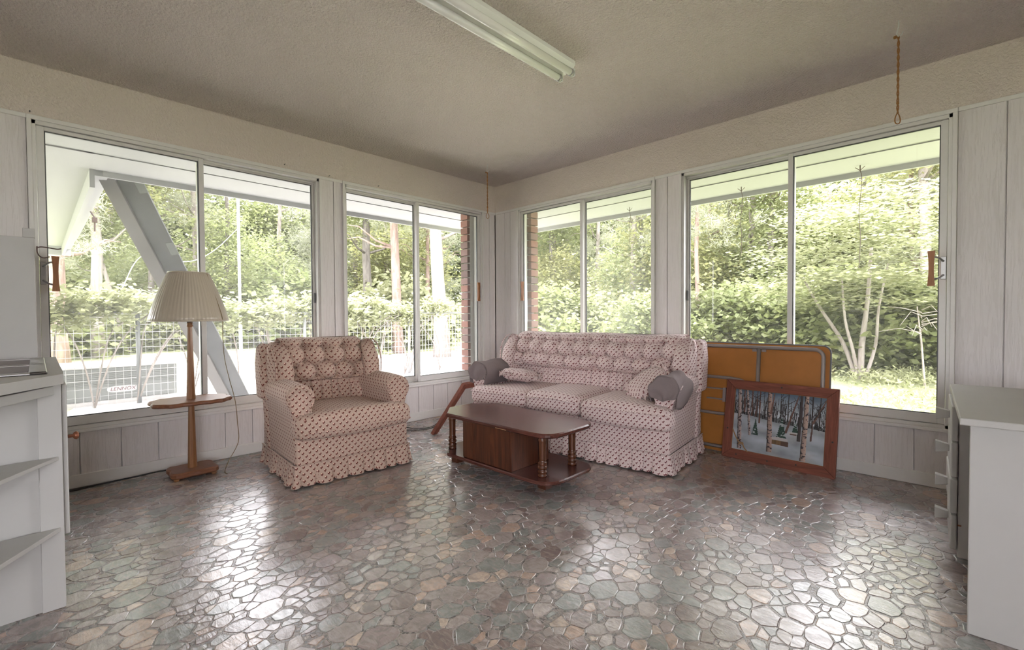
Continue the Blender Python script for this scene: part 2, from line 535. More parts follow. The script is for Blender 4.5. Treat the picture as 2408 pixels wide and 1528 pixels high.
# floor: printed and embossed flagstone sheet, stones as raised pieces
floor = MB().box(-0.02, RX, RY, 0.02, -0.12, -0.0016).build('floor', 'grout')
tag(floor, 'flagstone patterned vinyl floor of the sunroom', kind='structure')
FX0, FX1, FY0, FY1 = 0.0, 5.0, -4.7, 0.0
cells = {}
pts = []
CS = 0.10
SA, SS = R(98), 1.14      # stones are drawn out along one diagonal of the sheet
def to_uv(x, y):
    a = x * math.cos(SA) + y * math.sin(SA); b = -x * math.sin(SA) + y * math.cos(SA)
    return a / SS, b * SS
def to_xy(u, v):
    a = u * SS; b = v / SS
    return a * math.cos(SA) - b * math.sin(SA), a * math.sin(SA) + b * math.cos(SA)
def try_pt(x, y, r):
    ci, cj = int((x + 20) / CS), int((y + 20) / CS)
    for a in range(ci - 2, ci + 3):
        for b in range(cj - 2, cj + 3):
            for (px, py, pr) in cells.get((a, b), ()):
                if (px - x) ** 2 + (py - y) ** 2 < (pr + r) ** 2: return
    cells.setdefault((ci, cj), []).append((x, y, r)); pts.append((x, y, r))
for rad, tries in ((0.047, 1300), (0.036, 4000), (0.026, 11000), (0.017, 18000), (0.0105, 30000)):
    for _ in range(tries):
        X_, Y_ = random.uniform(FX0 - .1, FX1), random.uniform(FY0, FY1 + .1)
        U_, V_ = to_uv(X_, Y_)
        try_pt(U_, V_, rad * random.uniform(0.9, 1.12))
def clip_poly(poly, nx, ny, d):
    out = []
    n = len(poly)
    for i in range(n):
        a, b = poly[i], poly[(i + 1) % n]
        da, db = a[0] * nx + a[1] * ny - d, b[0] * nx + b[1] * ny - d
        if da <= 0: out.append(a)
        if (da < 0) != (db < 0) and da != db:
            t = da / (da - db)
            out.append((a[0] + (b[0] - a[0]) * t, a[1] + (b[1] - a[1]) * t))
    return out
stones = []
fwd = (fw.x, fw.y)
for (x, y, r) in pts:
    gap = random.choice((0.001, 0.002, 0.003, 0.005, 0.008, 0.012)) if r > 0.016 else 0.002
    poly = [(x - .12, y - .12), (x + .12, y - .12), (x + .12, y + .12), (x - .12, y + .12)]
    ci, cj = int((x + 20) / CS), int((y + 20) / CS)
    for a in range(ci - 2, ci + 3):
        for b in range(cj - 2, cj + 3):
            for (qx, qy, qr) in cells.get((a, b), ()):
                dx, dy = qx - x, qy - y
                L = math.hypot(dx, dy)
                if L < 1e-6 or L > 0.24: continue
                d = (L * L + r * r - qr * qr) / (2 * L) - gap * random.uniform(0.5, 1.5)
                nx, ny = dx / L, dy / L
                poly = clip_poly(poly, nx, ny, x * nx + y * ny + d)
                if len(poly) < 3: break
            if len(poly) < 3: break
        if len(poly) < 3: break
    if len(poly) < 3: continue
    poly = [to_xy(*p_) for p_ in poly]
    x, y = to_xy(x, y)
    for (nx, ny, d) in ((-1, 0, -FX0 - .012), (0, 1, FY1 - .012)): poly = clip_poly(poly, nx, ny, d)
    if len(poly) < 3: continue
    ar = abs(sum(poly[i][0] * poly[(i + 1) % len(poly)][1] - poly[(i + 1) % len(poly)][0] * poly[i][1] for i in range(len(poly)))) / 2
    if ar < 0.00015: continue
    # roughen: split long edges and jitter
    q = []
    for i in range(len(poly)):
        a, b = poly[i], poly[(i + 1) % len(poly)]
        q.append(a)
        L = math.hypot(b[0] - a[0], b[1] - a[1])
        if L > 0.03:
            t = random.uniform(.35, .65); k = random.uniform(-.12, .05) * L
            q.append((a[0] + (b[0] - a[0]) * t - (b[1] - a[1]) / L * k, a[1] + (b[1] - a[1]) * t + (b[0] - a[0]) / L * k))
    dx, dy = x - CAM[0], y - CAM[1]
    dep = dx * fwd[0] + dy * fwd[1]
    side = abs(dx * rt.x + dy * rt.y)
    seen = dep > 1.36 and side < dep * 1.12 and not (1.15 < x < 2.25 and -1.75 < y < -1.2) and not (0.3 < x < 1.0 and -2.55 < y < -1.8)
    stones.append((ar / (dep ** 3) if seen else 0.0, q))
stones.sort(key=lambda s: -s[0])
def stone_geo(q):
    n = len(q)
    cx = sum(p[0] for p in q) / n; cy = sum(p[1] for p in q) / n
    ta, tb = random.uniform(-.012, .012), random.uniform(-.012, .012)
    vs = [(x, y, -0.0016) for x, y in q]
    for x, y in q:
        L = math.hypot(x - cx, y - cy); k = max(0.3, (L - 0.0026) / L)
        X, Y = cx + (x - cx) * k, cy + (y - cy) * k
        vs.append((X, Y, min(0.0004, -0.0004 + ta * (X - cx) + tb * (Y - cy))))
    fs = [(i, (i + 1) % n, n + (i + 1) % n, n + i) for i in range(n)] + [tuple(n + i for i in range(n))]
    return vs, fs
def set_tint(me, vals):
    at = me.attributes.new('tint', 'FLOAT', 'FACE')
    at.data.foreach_set('value', vals)
rest = MB(); rest_t = []
for i, (k, q) in enumerate(stones):
    vs_, fs_ = stone_geo(q)
    tint = random.random()
    if i < 300:
        me = MB().add(vs_, fs_).mesh('stone')
        set_tint(me, [tint] * len(fs_))
        o = obj('stone', me, 'stone', floor)
    else:
        rest.add(vs_, fs_); rest_t += [tint] * len(fs_)
me = rest.mesh('stones_beyond'); set_tint(me, rest_t)
tag(obj('stones_beyond', me, 'stone', floor), kind='stuff')

ceil = MB().box(-0.12, RX, RY, 0.12, ZC, ZC + 0.05).build('ceiling', 'ceiling')
tag(ceil, 'beige popcorn textured ceiling', kind='structure')
roof = MB().box(-1.1, RX + 1.1, RY - 1.1, 1.1, 2.52, 2.62).build('sun_block_roof', 'white_ext')  # unseen slab added to keep the sun out of the room
tag(roof, 'unseen roof slab above the ceiling, added to block the sun', kind='structure')

WIN = [  # name, P, outer u0, u1, mullion, inner sash side, pane materials (low u, high u)
    ('window_1', Pl, -3.625, -1.965, -2.795, 0, ('glass_dirty', 'glass_hazy')),
    ('window_2', Pl, -1.785, -0.184, -1.02, 1, ('glass_clear', 'glass_clear')),
    ('window_3', Pr, 0.344, 1.925, 1.166, 0, ('glass_hazy', 'glass_hazy')),
    ('window_4', Pr, 2.135, 3.736, 2.913, 1, ('glass_clear', 'glass_clear')),
    ('fill_window_back', Pb, 4.0, 6.0, 5.0, 0, ('glass_clear', 'glass_clear')),  # unseen window added to light the room from behind
    ('fill_window_east', Pe, -5.9, -3.9, -4.9, 0, ('glass_clear', 'glass_clear')),  # another added window out of view, there for fill light
]
SILL = 0.335
TH = 0.12
def wall(name, P, lo, hi, wins, label):
    mb = MB()
    wbox(mb, P, lo, hi, -TH, -0.014, 0, SILL)
    wbox(mb, P, lo, hi, -TH, -0.014, HZ - 0.02, ZC)
    c = lo
    for a, b in wins:
        wbox(mb, P, c, a, -TH, -0.014, SILL, HZ - 0.02); c = b
    wbox(mb, P, c, hi, -TH, -0.014, SILL, HZ - 0.02)
    o = mb.build(name, 'panel')
    tag(o, label, kind='structure')
    wbox(MB(), P, lo, hi, -0.014, 0.004, HZ, ZC).build('header_band', 'header', o)
    return o
def planks(parent, P, cuts, z0, z1):
    for a, b in zip(cuts[:-1], cuts[1:]):
        wbox(MB(), P, a + 0.0028, b - 0.0028, -0.0135, random.uniform(-0.0006, 0.0006), z0, z1).build('panel', 'panel', parent, bevel=0.0012)
def frange(a, b, step):
    n = max(1, round((b - a) / step)); return [a + (b - a) * i / n for i in range(n + 1)]
lw = [(-3.625, -1.965), (-1.785, -0.184)]
rw = [(0.344, 1.925), (2.135, 3.736)]
wl = wall('wall_left', Pl, RY, 0.0, lw, 'left wall of white painted wood panelling under the windows')
wr = wall('wall_right', Pr, 0.0, RX, rw, 'right wall of white painted wood panelling under the windows')
wb_ = wall('wall_back', Pb, 0.0, RX, [(4.0, 6.0)], 'wall behind the camera with an added fill-light window')
we = wall('wall_east', Pe, RY, 0.0, [(-5.9, -3.9)], 'wall to the right of the camera with an added fill-light window')
planks(wl, Pl, frange(-4.6, -3.625, .2), 0.0, HZ)
planks(wl, Pl, [-3.625, -3.441, -3.251, -3.063, -2.875, -2.681, -2.504, -2.315, -2.125, -1.965], 0.0, SILL - .01)
planks(wl, Pl, [-1.965, -1.861, -1.785], 0.0, HZ)
planks(wl, Pl, [-1.785, -1.60, -1.41, -1.22, -1.038, -0.862, -0.687, -0.508, -0.33, -0.184], 0.0, SILL - .01)
planks(wl, Pl, [-0.184, -0.089, -0.003], 0.0, HZ)
planks(wr, Pr, [0.003, 0.151, 0.236, 0.344], 0.0, HZ)
planks(wr, Pr, frange(0.344, 1.925, .19), 0.0, SILL - .01)
planks(wr, Pr, [1.925, 2.03, 2.135], 0.0, HZ)
planks(wr, Pr, [2.135, 2.325, 2.51, 2.70, 2.89, 3.01, 3.197, 3.383, 3.569, 3.736], 0.0, SILL - .01)
planks(wr, Pr, [3.736, 3.925, 4.115, 4.305, 4.495, 4.685], 0.0, HZ)
for nm, P, a, b in (('baseboard_left', Pl, RY, 0.0), ('baseboard_right', Pr, 0.0, RX)):
    tag(wbox(MB(), P, a, b, 0.0, 0.013, 0.0, 0.078).build(nm, 'trim', bevel=0.004), 'white baseboard along the ' + nm[10:] + ' wall', kind='structure')
k = 0
for P, spans in ((Pl, [(RY, -3.625), (-1.965, -1.785), (-0.184, 0.0)]), (Pr, [(0.0, 0.344), (1.925, 2.135), (3.736, RX)])):
    for a, b in spans:
        k += 1
        tag(wbox(MB(), P, a, b, 0.0, 0.010, HZ - 0.022, HZ + 0.002).build('trim_%d' % k, 'trim', bevel=0.003), 'thin white strip under the plastered header', kind='structure')
for u, z in ((-3.61, 2.165), (-2.25, 2.18), (-1.90, 2.165), (-1.45, 2.17)):
    MB().tube([(0.003, u, z), (0.022, u, z + 0.002)], 0.003, 6).build('nail', 'alu_dark', wl)

def handle(parent, P, u, z, s, flip):
    """pull handle: plate on the stile, two curved arms, waisted wooden grip; s = side towards the glass"""
    h = wbox(MB(), P, u - 0.013, u + 0.013, 0.0, 0.006, z - 0.062, z + 0.068).build('handle', 'metal_grey', parent, bevel=0.003)
    for dz in (-0.038, 0.042):
        sgn = 1 if dz > 0 else -1
        pa = [P(u, 0.006, z + dz), P(u + s * 0.008, 0.022, z + dz + sgn * 0.006), P(u + s * 0.024, 0.038, z + dz + sgn * 0.02), P(u + s * 0.042, 0.046, z + dz + sgn * 0.024)]
        MB().tube(spline(pa, 5), 0.0055, 8).build('arm', 'metal_grey', h, smooth=True)
    MB().tube([P(u, 0.004, z), P(u, 0.012, z)], 0.009, 12).build('lock', 'metal_grey', h)
    prof = []
    for i in range(13):
        t = i / 12 * 2 - 1
        prof.append((0.0115 + 0.0055 * t * t, t * 0.1))
    mb = MB()
    uc = u + s * 0.05
    vs_ = []; fs_ = []
    for hw, dz in prof:
        for du, dw in ((-1, -1), (1, -1), (1, 1), (-1, 1)):
            vs_.append(P(uc + du * hw, 0.048 + dw * 0.008, z + dz))
    for i in range(12):
        for q in range(4): fs_.append((i * 4 + q, i * 4 + (q + 1) % 4, i * 4 + 4 + (q + 1) % 4, i * 4 + 4 + q))
    fs_ += [(3, 2, 1, 0), (48, 49, 50, 51)]
    mb.add(vs_, fs_).build('grip', 'grip_wood', h, fix=True)

def window(name, P, u0, u1, um, inner, mats):
    root = empty(name, kind='structure')
    root['label'] = {'window_1': 'long sliding window on the left wall, dusty panes behind the floor lamp', 'window_2': 'sliding window on the left wall beside the room corner',
                     'window_3': 'sliding window on the right wall above the sofa', 'window_4': 'sliding window on the right wall beside the desk'}.get(name, 'unseen sliding window added behind the camera for fill light')
    ZT = HZ
    # casing
    wbox(MB(), P, u0, u1, 0.0, 0.016, ZT - 0.024, ZT).build('casing', 'trim', root, bevel=0.002)
    for a, b in ((u0, u0 + 0.02), (u1 - 0.02, u1)):
        wbox(MB(), P, a, b, 0.0, 0.016, SILL, ZT - 0.024).build('casing', 'trim', root, bevel=0.002)
    st = MB()
    wbox(st, P, u0, u1, -0.02, 0.022, SILL - 0.008, SILL + 0.012)
    st.build('sill', 'trim', root, bevel=0.004)
    fr = MB()
    f0, f1 = u0 + 0.018, u1 - 0.018
    wbox(fr, P, f0, f0 + 0.018, -0.115, 0.004, SILL + 0.01, ZT - 0.02)
    wbox(fr, P, f1 - 0.018, f1, -0.115, 0.004, SILL + 0.01, ZT - 0.02)
    wbox(fr, P, f0, f1, -0.115, 0.004, ZT - 0.045, ZT - 0.02)
    wbox(fr, P, f0, f1, -0.115, 0.004, SILL + 0.01, SILL + 0.032)
    wbox(fr, P, f0, f1, -0.052, -0.046, SILL + 0.032, SILL + 0.045)
    wbox(fr, P, f0, f1, -0.052, -0.046, ZT - 0.06, ZT - 0.045)
    fr.build('frame', 'alu', root, bevel=0.0015)
    zb, zt = SILL + 0.034, ZT - 0.047
    for side in (0, 1):
        isin = side == inner
        wc = -0.026 if isin else -0.072
        a, b = (f0 + 0.019, um + 0.016) if side == 0 else (um - 0.016, f1 - 0.019)
        if isin: a, b = (a, b)
        sl = MB()
        jam = 0.032 if isin else 0.016          # jamb stile wide on the sash that slides
        sa, sb = (jam, 0.03) if side == 0 else (0.03, jam)
        br, tr_ = 0.052, 0.022
        wbox(sl, P, a, a + sa, wc - 0.014, wc + 0.014, zb, zt)
        wbox(sl, P, b - sb, b, wc - 0.014, wc + 0.014, zb, zt)
        wbox(sl, P, a + sa, b - sb, wc - 0.014, wc + 0.014, zb, zb + br)
        wbox(sl, P, a + sa, b - sb, wc - 0.014, wc + 0.014, zt - tr_, zt)
        s = sl.build('sash', 'alu', root, bevel=0.002)
        g0, g1, g2, g3 = a + sa, b - sb, zb + br, zt - tr_
        gk = MB()
        for q0, q1, q2, q3 in ((g0, g0 + 0.005, g2, g3), (g1 - 0.005, g1, g2, g3), (g0, g1, g2, g2 + 0.005), (g0, g1, g3 - 0.005, g3)):
            wbox(gk, P, q0, q1, wc - 0.006, wc + 0.006, q2, q3)
        gk.build('gasket', 'alu_dark', s)
        wbox(MB(), P, g0, g1, wc - 0.002, wc + 0.002, g2, g3).build('pane', mats[side], s)
        if isin and name in ('window_1', 'window_2', 'window_3', 'window_4'):
            hu = a + 0.014 if side == 0 else b - 0.014
            P2 = (lambda PP, ww: (lambda u, w_, z: PP(u, w_ + ww, z)))(P, wc + 0.014)
            handle(root, P2, hu, 1.262, 1 if side == 0 else -1, False)
        elif name in ('window_1', 'window_2', 'window_3', 'window_4'):
            hu = b - 0.006 if side == 1 else a + 0.006
            wbox(MB(), P, hu - 0.006, hu + 0.006, wc + 0.012, wc + 0.03, 1.12, 1.2).build('latch', 'alu_dark', root, bevel=0.002)
    return root
for wdef in WIN: window(*wdef)

# ------------------------------------------------------------------ outside of the house: brick piers, eaves, roof of the other wing
def brick_mat():
    t = NT('red_brown_brick')
    oi = t.n('ShaderNodeObjectInfo').outputs['Random']
    n = t.noise(t.coord(), 30, 4, 0.6)
    c = t.ramp(oi, [(0, (0.19, 0.085, 0.07)), (0.35, (0.26, 0.115, 0.09)), (0.7, (0.22, 0.13, 0.12)), (1, (0.12, 0.085, 0.085))])
    return t.fin(t.mix(t.math('MULTIPLY', n, 0.4), c, (0.35, 0.25, 0.22, 1)), 0.9, t.bump(n, 0.3, 0.004), spec=0.2)
M['brick'] = brick_mat()
M['mortar'] = plain('grey_mortar', (0.45, 0.42, 0.39), 0.95, scale=60)
ow = MB()
ow.box(-0.235, -TH, RY, 0.235, -0.2, SILL - .02)
ow.box(-0.235, -TH, RY, 0.235, HZ + 0.001, ZC)
ow.box(-0.235, -TH, -0.265, 0.235, SILL - .02, HZ)
ow.box(-0.235, -TH, -1.94, -1.81, SILL - .02, HZ)
ow.box(-0.235, -TH, -6.2, -3.64, SILL - .02, HZ)
wo = ow.build('wall_outside_left', 'mortar')
tag(wo, 'brick outer face of the left wall', kind='structure')
ow = MB()
ow.box(-TH, RX, TH, 0.235, -0.2, SILL - .02)
ow.box(-TH, RX, TH, 0.235, HZ + 0.001, ZC)
ow.box(-TH, 0.365, TH, 0.235, SILL - .02, HZ)
ow.box(1.95, 2.11, TH, 0.235, SILL - .02, HZ)
ow.box(3.75, RX, TH, 0.235, SILL - .02, HZ)
wo2 = ow.build('wall_outside_right', 'mortar')
tag(wo2, 'brick outer face of the right wall', kind='structure')
NB = 23
for i in range(NB):
    z0 = SILL - 0.01 + i * 0.079
    off = 0.0 if i % 2 else 0.012
    MB().box(-0.240, -0.128, -0.300, -0.2 + off, z0, z0 + 0.068).build('brick', 'brick', wo, bevel=0.003)
    MB().box(0.2 - off, 0.425, 0.128, 0.240, z0, z0 + 0.068).build('brick', 'brick', wo2, bevel=0.003)
    if z0 + 0.068 < HZ:
        MB().box(-0.240, -0.128, -1.775, -1.70, z0, z0 + 0.068)

ZS = 2.155
def eave(name, pieces, label):
    o = None
    for nm, mat, b in pieces:
        q = MB().box(*b).build(nm if o is not None else name, mat, o)
        if o is None: o = q
    tag(o, label, kind='structure')
    return o
eave('eave_left', [('soffit_board', 'white_ext', (-0.55, -0.235, -3.2, 0.6, ZS, ZS + 0.012)), ('soffit_board', 'white_ext', (-1.06, -0.60, -3.35, 1.06, ZS, ZS + 0.012)),
                   ('vent_strip', 'metal_grey', (-0.605, -0.545, -6.0, 0.6, ZS + 0.006, ZS + 0.014)), ('soffit_board', 'white_ext', (-0.55, -0.235, -6.0, -3.2, ZS, ZS + 0.012)),
                   ('fascia_board', 'white_ext', (-1.085, -1.06, -3.22, 1.085, ZS - 0.045, ZS + 0.16))], 'white painted eave soffit outside the left windows')
eave('eave_right', [('soffit_board', 'white_ext', (0.0, RX, 0.235, 0.55, ZS, ZS + 0.012)), ('soffit_board', 'white_ext', (-0.6, RX, 0.60, 1.06, ZS, ZS + 0.012)),
                    ('vent_strip', 'metal_grey', (-0.55, RX, 0.545, 0.605, ZS + 0.006, ZS + 0.014)),
                    ('fascia_board', 'white_ext', (-1.085, RX, 1.06, 1.085, ZS - 0.045, ZS + 0.16))], 'white painted eave soffit outside the right windows')
eave('eave_wing', [('soffit_board', 'white_ext', (-6.6, -0.6, -6.4, -3.30, ZS - 0.002, ZS + 0.012)),
                   ('fascia_board', 'white_ext', (-6.6, -1.06, -3.30, -3.27, ZS - 0.14, ZS + 0.16)), ('gutter_edge', 'white_ext', (-6.6, -1.08, -3.27, -3.19, ZS - 0.04, ZS + 0.10)),
                   ('end_board', 'white_ext', (-6.66, -6.6, -6.4, -3.19, ZS - 0.14, ZS + 0.2)), ('roof_slab', 'white_ext', (-6.7, -1.1, -6.4, -3.1, ZS + 0.16, ZS + 0.24))], 'white eave of the other wing of the house seen top left through the window')

# ------------------------------------------------------------------ upholstered seats
def puffs(cells):
    def h(x, z):
        best = 0.0
        for cx, cz, a, b, k in cells:
            q = ((x - cx) / a) ** 2 + ((z - cz) / b) ** 2
            if q < 1: best = max(best, k * math.sqrt(1 - q))
        return best
    return h
def tuft_cells(x0, x1, n, rows, k):
    cw = (x1 - x0) / n
    out = []
    for zc, hh, off, kk in rows:
        m = n if off == 0 else n + 1
        for i in range(m):
            cx = x0 + (i + 0.5) * cw if off == 0 else x0 + i * cw
            out.append((cx, zc, cw * 0.56, hh * 0.60, k * kk))
    return out
def seat_unit(name, W, loc, rz, mat, ncol, cush, label, cat, seed):
    rs = random.Random(seed)
    root = empty(name, loc, rz, label, cat)
    D = 0.72
    AW = 0.115
    # base with front rail
    b = MB().rbox((W / 2, D / 2 - 0.01, 0.205), (W / 2 - 0.002, D / 2 - 0.012, 0.085), 0.02, 3, 8)
    base = b.build('base', mat, root, smooth=True, uv=1)
    # skirt
    per = [(0, D), (0, 0), (W, 0), (W, D)]
    segs = [((0, D - .03), (0, 0), (-1, 0)), ((0, 0), (W, 0), (0, -1)), ((W, 0), (W, D - .03), (1, 0))]
    path = []
    for a, c, n_ in segs:
        L = math.hypot(c[0] - a[0], c[1] - a[1]); m = int(L / 0.006)
        for i in range(m): path.append((a[0] + (c[0] - a[0]) * i / m, a[1] + (c[1] - a[1]) * i / m, n_))
    N = len(path)
    # smooth the outward direction round the corners
    nrm = []
    for i in range(N):
        sx = sy = 0
        for j in range(max(0, i - 9), min(N, i + 10)): sx += path[j][2][0]; sy += path[j][2][1]
        L = math.hypot(sx, sy); nrm.append((sx / L, sy / L))
    ph = 0.0; phs = []
    lam = 0.06
    for i in range(N):
        ph += 0.006 / lam
        if ph > 1: ph -= 1; lam = rs.uniform(0.06, 0.11)
        phs.append(ph)
    ks = [rs.uniform(0.6, 1.2) for _ in range(400)]
    sk = MB()
    NV = 8
    cnt = 0; idx = []
    for i in range(N):
        if i and phs[i] < phs[i - 1]: cnt += 1
        idx.append(cnt)
    def skf(u, v):
        i = min(N - 1, int(round(u * (N - 1))))
        x, y, _ = path[i]; nx, ny = nrm[i]
        p = phs[i]
        fold = (1 - abs(2 * p - 1) ** 4) * ks[idx[i] % 400]
        off = 0.003 + (0.005 + 0.030 * v ** 1.1) * fold - 0.004 * v
        z = 0.128 - v * (0.112 + 0.006 * fold)
        return (x + nx * off, y + ny * off, z)
    sk.grid(skf, N, NV)
    s = sk.build('skirt', mat, root, smooth=True, uv=1)
    MB().tube([(path[i][0] + nrm[i][0] * 0.007, path[i][1] + nrm[i][1] * 0.007, 0.13) for i in range(0, N, 4)], 0.0048, 6).build('piping', mat, s, smooth=True, uv=1)
    # arms
    for sd in (0, 1):
        fx = (lambda x: x) if sd == 0 else (lambda x: W - x)
        prof = [(0.002, 0.14), (0.0, 0.25), (0.0, 0.40)]
        c0, rr = (0.046, 0.515), 0.083
        for i in range(19):
            a = R(222) - R(222 + 42) * i / 18
            prof.append((c0[0] + rr * math.cos(a), c0[1] + rr * math.sin(a)))
        prof += [(AW, 0.40), (AW, 0.14)]
        cx, cz = 0.055, 0.42
        ar = MB(); secs = []
        for y, k in ((0.042, 0.84), (0.038, 0.93), (0.046, 0.985), (0.066, 1.0), (0.2, 1.0), (0.35, 0.99), (0.5, 0.98), (0.66, 0.96)):
            secs.append([(fx(cx + (px - cx) * k), y, cz + (pz - cz) * k + 0.01 * math.sin(y * 5)) for px, pz in prof])
        n = len(prof)
        vs_ = [p for q in secs for p in q]
        fs_ = []
        for i in range(len(secs) - 1):
            for j in range(n - 1):
                fs_.append((i * n + j, i * n + j + 1, (i + 1) * n + j + 1, (i + 1) * n + j))
        fs_.append(tuple(range(n)))
        ar.add(vs_, fs_)
        a_ = ar.build('arm', mat, root, smooth=True, uv=1, fix=True)
        MB().tube([(fx(cx + (px - cx) * 0.80), 0.038, cz + (pz - cz) * 0.86) for px, pz in prof[1:-1]], 0.0048, 6).build('piping', mat, a_, smooth=True, uv=1)
        # small gathered folds round the arm front
        fo = MB()
        for i in range(11):
            a = R(200) - R(220) * i / 10
            q = [(fx(c0[0] + rr * k * math.cos(a)), y, c0[1] + rr * k * math.sin(a)) for k, y in ((0.80, 0.037), (0.95, 0.042), (1.0, 0.062), (0.985, 0.10))]
            fo.tube(spline(q, 3), [0.001, 0.002, 0.003, 0.003, 0.0035, 0.003, 0.003, 0.002, 0.002, 0.001], 5)
        fo.build('gather', mat, a_, smooth=True, uv=1)
    # back: frame, gathered panel, tufted pad, wings
    bk = MB().rbox((W / 2, 0.0, 0.0), (W / 2 + 0.012, 0.055, 0.37), 0.045, 4, 8, fn=lambda x, y, z: (x, y + 0.20 * z - 0.02 * (1 - (2 * x / W) ** 2), z - (0.085 * (max(0, abs(x) - (W / 2 - 0.09)) / 0.10) ** 2 if z > 0.2 else 0)))
    bk.v = [(x, y + 0.635, z + 0.475) for x, y, z in bk.v]
    bk.build('back_frame', mat, root, smooth=True, uv=1)
    yb = lambda z: 0.485 + (z - 0.43) * 0.20
    gw0, gw1 = AW - 0.01, W - AW + 0.01
    fold_x = []
    x = gw0 + 0.03
    while x < gw1 - 0.02:
        fold_x.append(x); x += rs.choice((0.035, 0.05, 0.075)) * rs.uniform(0.85, 1.15)
    def gat(u, v):
        x = gw0 + (gw1 - gw0) * u; z = 0.36 + 0.225 * v
        d = min(abs(x - f) for f in fold_x)
        return (x + 0.01 * (v - .5) * math.sin(x * 40), yb(z) + 0.008 + 0.02 * math.exp(-(d / 0.005) ** 2) - 0.012 * math.sin(v * math.pi), z)
    MB().grid(gat, int((gw1 - gw0) / 0.004), 8).build('gathered_panel', mat, root, smooth=True, uv=1)
    p0, p1 = 0.085, W - 0.085
    rows = [(0.835, 0.085, 0, 0.85), (0.735, 0.125, 0, 1.0), (0.625, 0.115, 1, 1.0), (0.555, 0.06, 0, 0.6)]
    H = puffs(tuft_cells(p0, p1, ncol, rows, 0.108))
    nz = 64
    def pad(u, v):
        x = p0 + (p1 - p0) * u; z = 0.555 + 0.315 * v
        rim = min(1.0, v / 0.05, (1 - v) / 0.02)
        h = H(x, z) * max(0, rim) ** 0.5
        top = max(0.0, (v - 0.72) / 0.28)
        return (x, yb(z) + 0.02 - h + 0.055 * top ** 2, z - 0.012 * top ** 3 + 0.004 * math.sin(x * 9))
    pd = MB().grid(pad, max(80, int((p1 - p0) / 0.0075)), nz)
    # close the pad behind
    def padb(u, v):
        x = p0 + (p1 - p0) * u; z = 0.555 + 0.315 * v
        return (x, yb(z) + 0.06, z)
    nu = 12
    pd.grid(lambda u, v: (p0 + (p1 - p0) * u, yb(0.87) + 0.02 + 0.05 + 0.06 * v, 0.858 - 0.02 * v * v), nu, 4)
    pd.build('tufted_pad', mat, root, smooth=True, uv=1)
    for sd in (0, 1):
        cx = 0.052 if sd == 0 else W - 0.052
        sg = 1 if sd == 0 else -1
        wg = MB().rbox((0, 0, 0), (0.058, 0.09, 0.150), 0.056, 5, 3, fn=lambda x, y, z: (x * (1.05 - 0.25 * max(0, z) / 0.15) + sg * 0.05 * (-y / 0.085) * 0.35, y + 0.20 * z + (0.05 * max(0, z / 0.15) ** 2 if y < 0 else 0) + (0.02 * (z / 0.15) ** 2 if y < 0 else 0), z - 0.05 * (max(0, -y) / 0.085) * max(0, z / 0.15)))
        wg.v = [(x + cx, y + 0.468, z + 0.69) for x, y, z in wg.v]
        wo_ = wg.build('wing', mat, root, smooth=True, uv=1)
        MB().tube(spline([(cx - sg * 0.046, 0.385, 0.60), (cx - sg * 0.05, 0.388, 0.70), (cx - sg * 0.046, 0.43, 0.79), (cx - sg * 0.04, 0.505, 0.838)], 6), 0.0048, 6).build('piping', mat, wo_, smooth=True, uv=1)
        wf = MB().rbox((0, 0, 0), (0.036, 0.085, 0.185), 0.034, 4, 3, fn=lambda x, y, z: (x - sg * (-0.0 if z < 0 else -0.03 * (z / 0.21) ** 2), y + 0.20 * z + (0.085 * max(0, z / 0.21) ** 2 if y < 0 else 0), z))
        wf.v = [(x + (-0.016 if sd == 0 else W + 0.016), y + 0.61, z + 0.64) for x, y, z in wf.v]
        wf.build('wing_frame', mat, root, smooth=True, uv=1)
    # seat cushions
    for (xa, xb, xfa, xfb, zb, zt, cr) in cush:
        cu = MB()
        hz = (zt - zb) / 2
        def crown(hx, hy, k):
            return lambda x, y, z: (x, y, z + (k * (1 - (x / hx) ** 2) * (1 - (y / hy) ** 4) if z > 0 else 0) - 0.006 * math.cos(x * 7))
        hx, hy = (xb - xa) / 2, 0.26
        cu.rbox(((xa + xb) / 2, 0.235, (zb + zt) / 2), (hx, hy + 0.015, hz), 0.045, 4, 6, fn=crown(hx, hy + 0.02, cr))
        hx2 = (xfb - xfa) / 2
        cu.rbox(((xfa + xfb) / 2, 0.02, (zb + zt) / 2), (hx2, 0.075, hz), 0.05, 4, 8, fn=lambda x, y, z: (x, y - 0.012 * (1 - (x / hx2) ** 2) * (1 if y < 0 else 0), z + (cr * 0.8 * (1 - (x / hx2) ** 2) if z > 0 else -0.006 * math.cos(x * 7))))
        c_ = cu.build('seat_cushion', mat, root, smooth=True, uv=1)
        xm = (xfa + xfb) / 2
        pts_ = [(xfa + 0.012 + (xfb - xfa - 0.024) * i / 14, 0, 0) for i in range(15)]
        zp = zb + (zt - zb) * 0.30 if name == 'armchair' else zb + (zt - zb) * 0.72
        MB().tube(spline([(p[0], -0.056 - 0.0115 * (1 - ((p[0] - xm) / hx2) ** 2) + 0.018 * (abs(p[0] - xm) / hx2) ** 8, zp + 0.010 * (1 - ((p[0] - xm) / hx2) ** 2) + 0.004 * math.sin(p[0] * 17)) for p in pts_], 3), 0.0068, 6).build('piping', mat, c_, smooth=True, uv=1)
    return root
EXS = (math.cos(R(6.4)), math.sin(R(6.4)))
SW = 1.665
SOFA_O = (2.47 - SW * EXS[0], -0.884 - SW * EXS[1], 0)
